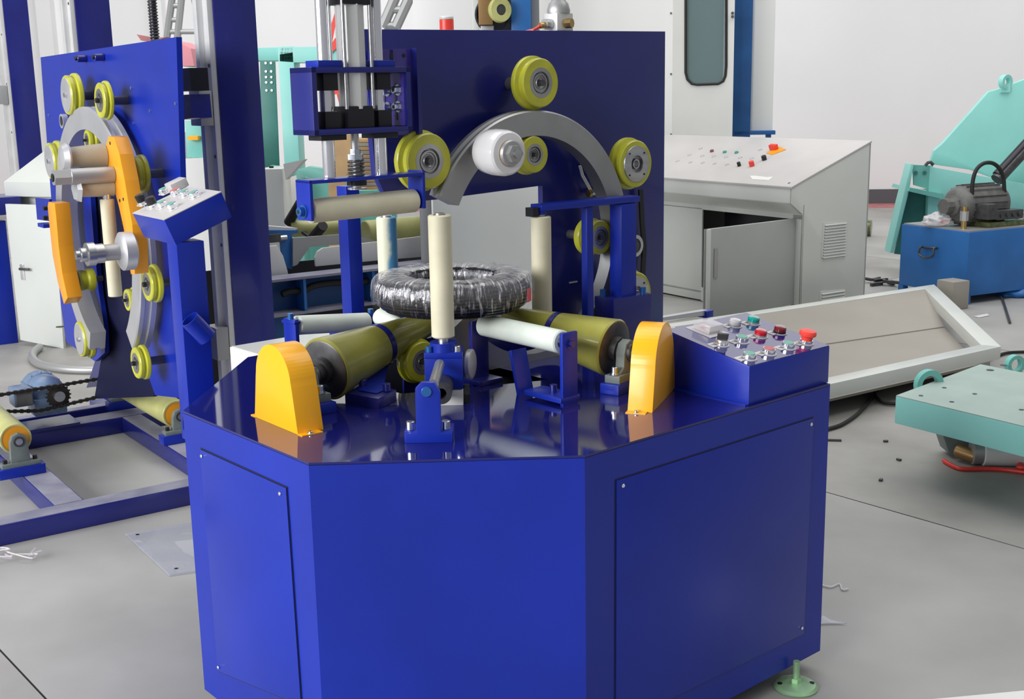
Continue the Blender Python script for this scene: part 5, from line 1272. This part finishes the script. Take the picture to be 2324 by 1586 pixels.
# ================================================================== BLUE HYDRAULIC TANK
kf = hdir(63.9); kl = hdir(63.9-90)
tk = at_z(2190, 692, 0); tank = thing('hydraulic_tank', tk+kf*.5+kl*.3, 'blue steel oil tank on short legs carrying a dark grey motor, picture right', 'hydraulic unit')
kn = kl; kfn = kf
ztk = on(2189, 528.6, tk, kf.cross(UP)).z; zleg = on(2200, 672, tk, kf.cross(UP)).z
Wk = (on(2044, 560, tk, kl.cross(UP))-tk).dot(kl)
Lk = 1.15; M = frame(kf, kl, UP, tk)
f = MB(); f.box((Lk/2, Wk/2, (ztk+zleg)/2), (Lk, Wk, ztk-zleg), AZURE, M, bev=.004); f.build('tank_body', tank)
for x in (.02, Lk-.02):
    for y in (.02, Wk-.02):
        f = MB(); f.box((x, y, zleg/2), (.045, .045, zleg), AZURE, M); f.build('leg', tank)
f = MB(); f.box((Lk/2, Wk/2, ztk+.004), (Lk-.02, Wk-.02, .008), ALUD, M); f.build('tank_top', tank)
f = MB(); q0 = on(2096, 561, tk, kl.cross(UP)); q1 = on(2127, 563, tk, kl.cross(UP)); n_ = -kf
f.tube(smooth([q0, q0+n_*.03, q0+n_*.035-UP*.045, (q0+q1)/2+n_*.035-UP*.066, q1+n_*.035-UP*.045, q1+n_*.03, q1, (q0+q1)/2+n_*.01, q0], 4), .007, DKST, n=8); f.build('handle', tank)
mc = on(2222, 462, tk+kl*Wk*.45, kf.cross(UP)); 
f = MB(); Mx = axis_frame(mc-kf*.20, kf)
f.lathe([(0, -.04), (.06, -.04), (.10, -.02), (.118, 0), (.125, .02), (.125, .34), (.118, .36), (.09, .38), (0, .38)], Mx, MOTG, 36)
for a in range(10, 360, 20): f.box((.128*math.cos(R(a)), .128*math.sin(R(a)), .18), (.016, .006, .30) if abs(math.sin(R(a))) < .7 else (.006, .016, .30), MOTG, Mx)
mo = f.build('electric_motor', tank)
f = MB(); q = mc-kf*.28-kl*.05; f.lathe([(0, 0), (.05, 0), (.05, .06), (.07, .07), (.07, .10), (0, .10)], axis_frame(mc-kf*.32, kf), MOTG, 10)
f.box((0, 0, 0), (.09, .12, .10), DKST, frame(kf, kl, UP, mc-kf*.12-kl*.17-UP*.03), bev=.008); f.box((0, 0, 0), (.24, .08, .06), DKST, frame(kf, kl, UP, mc+kf*.06-kl*.17-UP*.06), bev=.006)
for k in range(4): f.cyl(mc+kf*(-.02+k*.055)-kl*.22-UP*.06, mc+kf*(-.02+k*.055)-kl*.17-UP*.06, .016, DKST, n=10)
f.build('pump', tank, kind='stuff')
f = MB(); M2 = frame(kf, kl, UP, V(mc.x, mc.y, ztk+.008)); hb_ = mc.z-.11-ztk; f.box((.06, -.10, hb_/2), (.34, .20, max(.03, hb_)), OILG, M2, bev=.006); f.box((.05, 0, hb_*.7), (.3, .16, max(.03, hb_*1.2)), OILG, M2, bev=.006); f.build('oily_manifold', tank)
f = MB(); a = on(2207, 465, tk+kl*Wk*.3, kf.cross(UP)); b_ = on(2280, 445, tk+kl*Wk*.3, kf.cross(UP))
mid_ = [on(u, v, tk+kl*Wk*.3, kf.cross(UP)) for u, v in ((2206, 440), (2208, 410), (2216, 385), (2232, 371), (2252, 370), (2268, 382), (2277, 402), (2279, 425))]
f.tube(smooth([a]+mid_+[b_]), .013, RUBBER, n=12); ho = f.build('hose', tank)
for e in (a, b_):
    f = MB(); f.cyl(e-UP*.05, e+UP*.012, .013, BRASS, n=8); f.build('hose_fitting', ho)
f = MB(); q = on(2188, 500, tk+kl*Wk*.2, kf.cross(UP)); f.cyl(V(q.x, q.y, ztk), V(q.x, q.y, ztk+.15), .018, BRASS, n=12); f.cyl(V(q.x, q.y, ztk+.06), V(q.x, q.y, ztk+.12), .028, ALUD, n=8); f.build('valve_stem', tank)
f = MB(); q = on(2312, 490, tk+kl*Wk*.3, kf.cross(UP)); f.cyl(q-UP*.05, q, .03, CHROME, n=16); f.box((0, 0, 0), (.10, .05, .04), ALUD, frame(kf, kl, UP, q+kf*.06)); f.build('filler_cap', tank)
bgp = on(2128, 505, tk+kl*Wk*.55, kf.cross(UP)); bg_ = thing('plastic_bag', V(bgp.x, bgp.y, ztk+.01), 'crumpled thin white plastic bag with a red print on the blue tank', 'bag')
tb = bmesh.new(); bmesh.ops.create_icosphere(tb, subdivisions=4, radius=1)
for v in tb.verts:
    n_ = noise.noise(v.co*2.2)*.35+noise.noise(v.co*6)*.15; v.co = v.co*(1+n_); v.co = V(v.co.x*.09, v.co.y*.07, max(-.6, v.co.z)*.05)
for v in tb.verts: v.co += V(bgp.x, bgp.y, ztk+.045)
f = MB(); f.merge(tb, BAG); f.build('bag', bg_, sharp=80)
f = MB(); f.sphere((bgp.x+.03, bgp.y-.04, ztk+.04), .018, REDC, 6, (1.6, .5, .8)); f.build('red_print', bg_)

# ================================================================== TEAL TILTER behind the tank
yy = 9.0; tl = thing('teal_tilting_machine', V(at_y(2180, 400, yy).x, yy, 0), 'large light teal tilting steel body with a lifting eye, behind the blue tank', 'machine')
ay = lambda u, v, y=yy: at_y(u, v, y)
f = MB(); f.prism([ay(u, v) for u, v in ((2110, 372), (2120, 342), (2140, 325), (2244, 208), (2274, 200), (2330, 178), (2420, 170), (2420, 470), (2324, 430), (2200, 385))], V(.03, .12, 0), TEALL, bev=.006); f.build('tilting_plate', tl)
f = MB(); c = ay(2282, 186); M = axis_frame(c, V(.45, -.9, 0)); f.lathe([(.030, -.02), (.052, -.02), (.052, .02), (.030, .02)], M, TEALL, 28, closed=True); f.box((0, .0, -.05), (.07, .03, .05), TEALL, frame(V(1, 0, 0), V(0, 1, 0), UP, c)); f.build('lifting_eye', tl)
yb = 8.8
f = MB(); f.prism([ay(u, v, yb) for u, v in ((2068, 372), (2074, 373), (2064, 430), (2028, 574), (2020, 574), (2046, 460))], V(0, .14, 0), TEALL, bev=.004); f.build('front_flange', tl)
f = MB(); f.prism([ay(u, v, yb+.04) for u, v in ((2072, 374), (2118, 376), (2110, 430), (2074, 420))], V(0, .02, 0), TEAL); lg = f.build('bolt_plate', tl)
for u in (2078, 2098):
    f = MB(); q = ay(u, 392, yb+.035); f.cyl(q, q-V(0, .004, 0), .014, TEALD, n=14); f.build('bolt_hole', lg)
f = MB(); f.prism([ay(u, v, yb+.03) for u, v in ((2112, 378), (2330, 418), (2420, 430), (2420, 500), (2105, 500), (2108, 425))], V(0, .06, 0), TEALL, bev=.003); f.build('side_plate', tl)
f = MB(); f.prism([ay(u, v, yb-.02) for u, v in ((2066, 426), (2140, 440), (2140, 452), (2062, 434))], V(0, .4, 0), TEAL); f.build('shelf_rib', tl)
f = MB(); f.prism([ay(u, v, yb+.10) for u, v in ((2062, 430), (2160, 446), (2160, 590), (2030, 576))], V(0, .02, 0), TEALD); f.build('inner_web', tl)
f = MB(); f.tube([ay(2100, 376, yb), ay(2106, 369, yb), ay(2112, 368, yb), ay(2118, 374, yb)], .012, DKST, n=8); f.build('hose_end', tl)
f = MB(); a, b_ = ay(2262, 408, 8.5), ay(2345, 318, 8.6); f.cyl(a, b_, .045, DKST, n=20); f.cyl(a+UP*.03, b_+UP*.03, .035, BLACKM, n=12); f.build('hydraulic_ram', tl)
f = MB(); p = ay(2330, 560, 8.9); f.box((p.x+.5, 9.15, p.z/2+.1), (1.6, .1, p.z+.2), TEAL); f.build('rear_base', tl)
# concrete block behind the steel tray
bkp = at_z(2178, 692, 0); cbk = thing('pale_block', bkp, 'pale beige block standing at the corner of the blue tank', 'block')
f = MB(); f.box((0, 0, .09), (.14, .14, .18), BEIGE, frame(kf, kl, UP, bkp-kf*.12-kl*.05), bev=.008); f.build('block', cbk)
# debris by the wall
rngp = at_z(1968, 530, .02); rg = thing('floor_roll', rngp, 'small dark roll lying on the floor between desk and teal machine', 'roll')
f = MB(); f.cyl(rngp+V(-.12, 0, .06), rngp+V(.02, -.06, .06), .075, OILG, n=20, bev=.004); f.build('roll', rg)
dbp = at_z(2000, 645, 0); db = thing('dark_debris', dbp, 'small heap of dark scrap on the floor left of the blue tank', 'scrap')
f = MB()
for i in range(9): f.box((random.uniform(-.12, .12), random.uniform(-.06, .06), .012+random.uniform(0, .025)), (random.uniform(.03, .12), .02, .02), DKST, Matrix.Translation(dbp) @ Matrix.Rotation(random.uniform(0, 3), 4, 'Z'))
f.build('scrap_pieces', db, kind='stuff')

# ================================================================== GREY TRAY FRAME ON THE FLOOR
zt4 = .17
QA, QB = at_z(2120, 645, zt4), at_z(2272, 786, zt4); QC = at_z(1880, 872, zt4); QD = at_z(1490, 738, zt4)
dBC = (QC-QB).normalized(); dAD = (QD-QA).normalized(); QC = QB+dBC*((QC-QB).length+.5); QD = QA+dAD*(QD-QA).length
tr = thing('steel_tray_frame', (QA+QC)/2-UP*zt4, 'long pale grey steel frame around beige lining on the floor, right behind the button console', 'frame')
cen = (QA+QB+QC+QD)/4
quad = [QA, QB, QC, QD]
inq = []
for i in range(4):
    p = quad[i]; a = (quad[i-1]-p).normalized(); b_ = (quad[(i+1) % 4]-p).normalized(); sn = abs(a.cross(b_).z); inq.append(p+(a+b_)*.085/sn)
for i in range(4):
    p, q, r_, s_ = quad[i], quad[(i+1) % 4], inq[(i+1) % 4], inq[i]; f = MB()
    f.hexa([v-UP*.062 for v in (p, q, r_, s_)]+[p, q, r_, s_], GREYP, bev=.003); f.build('frame_rail', tr)
f = MB()
ins = [v-UP*.11 for v in inq]
for i in range(4):
    f = MB(); lgp = quad[i].lerp(cen, .10 if i != 3 else .16); f.box((lgp.x, lgp.y, .055), (.05, .05, .106), ALUD); f.build('support_leg', tr)
f = MB()
mA = ins[0].lerp(ins[1], .42); mD = ins[3].lerp(ins[2], .30)
f.hexa([ins[0], mA, mD, ins[3], ins[0]+UP*.105, mA+UP*.012, mD+UP*.012, ins[3]+UP*.105], BEIGE); f.build('lining_sheet', tr)
f = MB(); f.hexa([mA+UP*.001, ins[1], ins[2], mD+UP*.001, mA+UP*.006, ins[1]+UP*.012, ins[2]+UP*.012, mD+UP*.006], BEIGE); f.build('lining_sheet', tr)

# ================================================================== GREEN PLATFORM, front right
zg = .32
GA, GB, GC = at_z(2033, 897, zg), at_z(2400, 985, zg), at_z(2225, 826, zg); GD = GB+(GC-GA)
zg0 = at_z(2030, 958, 0); zlow = on(2033, 960, GA, V(0, -1, 0)).z
gp_ = thing('green_platform', (GA+GD)/2-UP*zg, 'low platform with dusty green drilled top and teal edge at the right picture edge', 'platform')
f = MB(); f.hexa([V(p.x, p.y, zlow) for p in (GA, GB, GD, GC)]+[V(p.x, p.y, zg-.003) for p in (GA, GB, GD, GC)], TEALL, bev=.003); f.build('edge_body', gp_)
f = MB(); cg = (GA+GB+GC+GD)/4; f.prism([p+(cg-p)*.004 for p in (GA, GB, GD, GC)], -UP*.003, TEALDUST); gt = f.build('top_plate', gp_)
for u, v, r_ in ((2090, 898, .008), (2143, 880, .008), (2160, 912, .008), (2212, 894, .008), (2247, 840, .014), (2278, 829, .014), (2318, 930, .008)):
    f = MB(); q = at_z(u, v, zg); f.cyl(q, q+UP*.0015, r_, BLACK, n=16); f.build('drilled_hole', gt)
for (u, v), s_ in (((2122, 852), 1), ((2318, 806), .7)):
    c = at_z(u+8, v+34, zg-.02)+V(-.02, .05, 0); f = MB(); f.lathe([(.034*s_, -.013), (.055*s_, -.013), (.055*s_, .013), (.034*s_, .013)], axis_frame(c+UP*.012, V(.25, -.97, 0)), TEAL, 32, closed=True); f.build('lifting_ring', gp_)
f = MB(); c = at_z(2195, 1040, 0); f.prism([c+V(x, 0, z) for x, z in ((-.10, .10), (-.07, 0.02), (-.02, .0), (.12, .0), (.10, .20), (-.10, .20))], V(0, .10, 0), CASTG, bev=.004); f.build('support_bracket', gp_)
f = MB(); a, b_ = at_z(2172, 1022, .04), at_z(2222, 1040, .03); f.cyl(a, b_, .026, BRONZE, n=20, bev=.003); f.build('support_rod', gp_)
f = MB(); a = at_z(2242, 1034, .055)+V(0, .06, 0); f.cyl(a, a+V(.17, -.02, 0), .055, WHITE, n=28, bev=.004); f.cyl(a-V(.035, -.004, 0), a, .05, ALUD, n=24); f.build('caster_roller', gp_)
f = MB(); f.box((GD.x+.05, GD.y+.0, (zlow)/2), (.25, .25, zlow), CASTG); f.build('support_leg', gp_)
rc_ = thing('red_cable', at_z(2240, 1064, 0), 'bright red cable lying on the floor in front of the green platform', 'cable')
f = MB(); f.tube(smooth([at_z(u, v, .009) for u, v in ((2142, 1045), (2160, 1056), (2185, 1064), (2240, 1064), (2290, 1067), (2400, 1082))]), .008, REDC, n=10); f.build('cable', rc_)
f = MB(); f.tube(smooth([at_z(u, v, .02) for u, v in ((2298, 1046), (2316, 1054), (2312, 1060), (2345, 1062))]), .009, REDC, n=10); f.build('cable_loop', rc_)
bc_ = thing('black_floor_cable', at_z(1950, 935, 0), 'black cable curving over the floor between the roller table and the green platform', 'cable')
f = MB(); f.tube(smooth([at_z(u, v, .010) for u, v in ((1860, 980), (1880, 973), (1910, 963), (1945, 940), (1970, 913), (1988, 890))]+[at_z(1996, 880, .04), at_z(2000, 870, .05)]), .008, RUBBER, n=10); f.build('cable_run', bc_)
f = MB(); f.tube(smooth([at_z(1987, 880, .03)]+[at_z(u, v, .012) for u, v in ((1986, 895), (1996, 908), (2014, 915), (2050, 916), (2090, 914))]), .008, RUBBER, n=10); f.build('cable_tail', bc_)
f = MB(); q = at_z(1998, 868, .055); f.cyl(q-UP*.03, q+UP*.012, .012, ALUD, n=14); f.build('cable_gland', bc_)
c2 = thing('black_wall_cable', at_z(2280, 800, 0), 'thin black cable on the floor behind the green platform', 'cable')
f = MB(); f.tube(smooth([at_z(u, v, .01) for u, v in ((2230, 822), (2262, 808), (2290, 800), (2345, 798))]), .008, RUBBER, n=8); f.build('cable', c2)
# small leftovers on the floor right
for i, (u, v, lb) in enumerate(((2010, 1003, 'small dark chip on the floor just right of the black cable'), (1999, 1091, 'small dark chip on the floor above the right floor joint'), (2040, 1045, 'small dark chip on the floor left of the red cable end'), (1892, 1001, 'short dark stub on the floor against the table right side'))):
    q = at_z(u, v, 0); t_ = thing('floor_chip', q, lb, 'debris', 'dark chips on the floor right of the table'); f = MB(); f.box((0, 0, .004), (.018 if i < 3 else .06, .012, .008), DKST, Matrix.Translation(q) @ Matrix.Rotation(i, 4, 'Z'), bev=.001); f.build('chip', t_)
bs_ = thing('blue_film_scrap', at_z(1890, 1412, 0), 'thin crumpled blue film scrap on the floor behind the table foot', 'scrap')
f = MB(); f.prism([at_z(u, v, .003) for u, v in ((1850, 1418), (1868, 1398), (1885, 1408), (1922, 1416), (1880, 1416))], UP*.003, ACRYL); f.build('film', bs_)
ws_ = thing('white_film_scrap', at_z(1890, 1335, 0), 'thin torn clear film strip on the floor right of the table', 'scrap')
f = MB(); f.tube(smooth([at_z(u, v, .004) for u, v in ((1860, 1326), (1885, 1332), (1905, 1325), (1912, 1338), (1925, 1336))]), .003, BAG, n=5); f.build('film', ws_)
# white paper corner at the bottom right of the picture
pp_ = thing('white_panel_sheet', at_z(2230, 1580, 0), 'white sheet whose edge shows at the bottom right of the picture', 'sheet')
f = MB(); f.prism([at_z(u, v, .002) for u, v in ((2110, 1592), (2324, 1572), (2420, 1570), (2420, 1660), (2110, 1660))], UP*.006, WHITE); f.build('sheet', pp_)
st_ = thing('thin_stick', at_z(2285, 700, 0), 'thin dark stick lying on the floor in front of the blue tank', 'stick')
f = MB(); f.tube([at_z(2272, 668, .01), at_z(2292, 732, .01)], .008, DKST, n=6); f.build('stick', st_)
rg2 = thing('blue_rag', at_z(2310, 668, 0), 'crumpled pale blue rag on the floor under the blue tank', 'rag')
tb = bmesh.new(); bmesh.ops.create_icosphere(tb, subdivisions=3, radius=1); q = at_z(2312, 672, 0)
for v in tb.verts: n_ = noise.noise(v.co*2.5)*.4; v.co = v.co*(1+n_); v.co = V(v.co.x*.14, v.co.y*.09, max(-.35, v.co.z)*.05)+q+UP*.02
f = MB(); f.merge(tb, AZURE); f.build('rag', rg2, sharp=80)
sc2 = thing('paper_scrap', at_z(2228, 714, 0), 'small white paper scrap on the floor right of the tray frame', 'scrap')
f = MB(); f.prism([at_z(u, v, .002) for u, v in ((2210, 718), (2240, 712), (2246, 716), (2222, 721))], UP*.002, WHITE); f.build('paper', sc2)
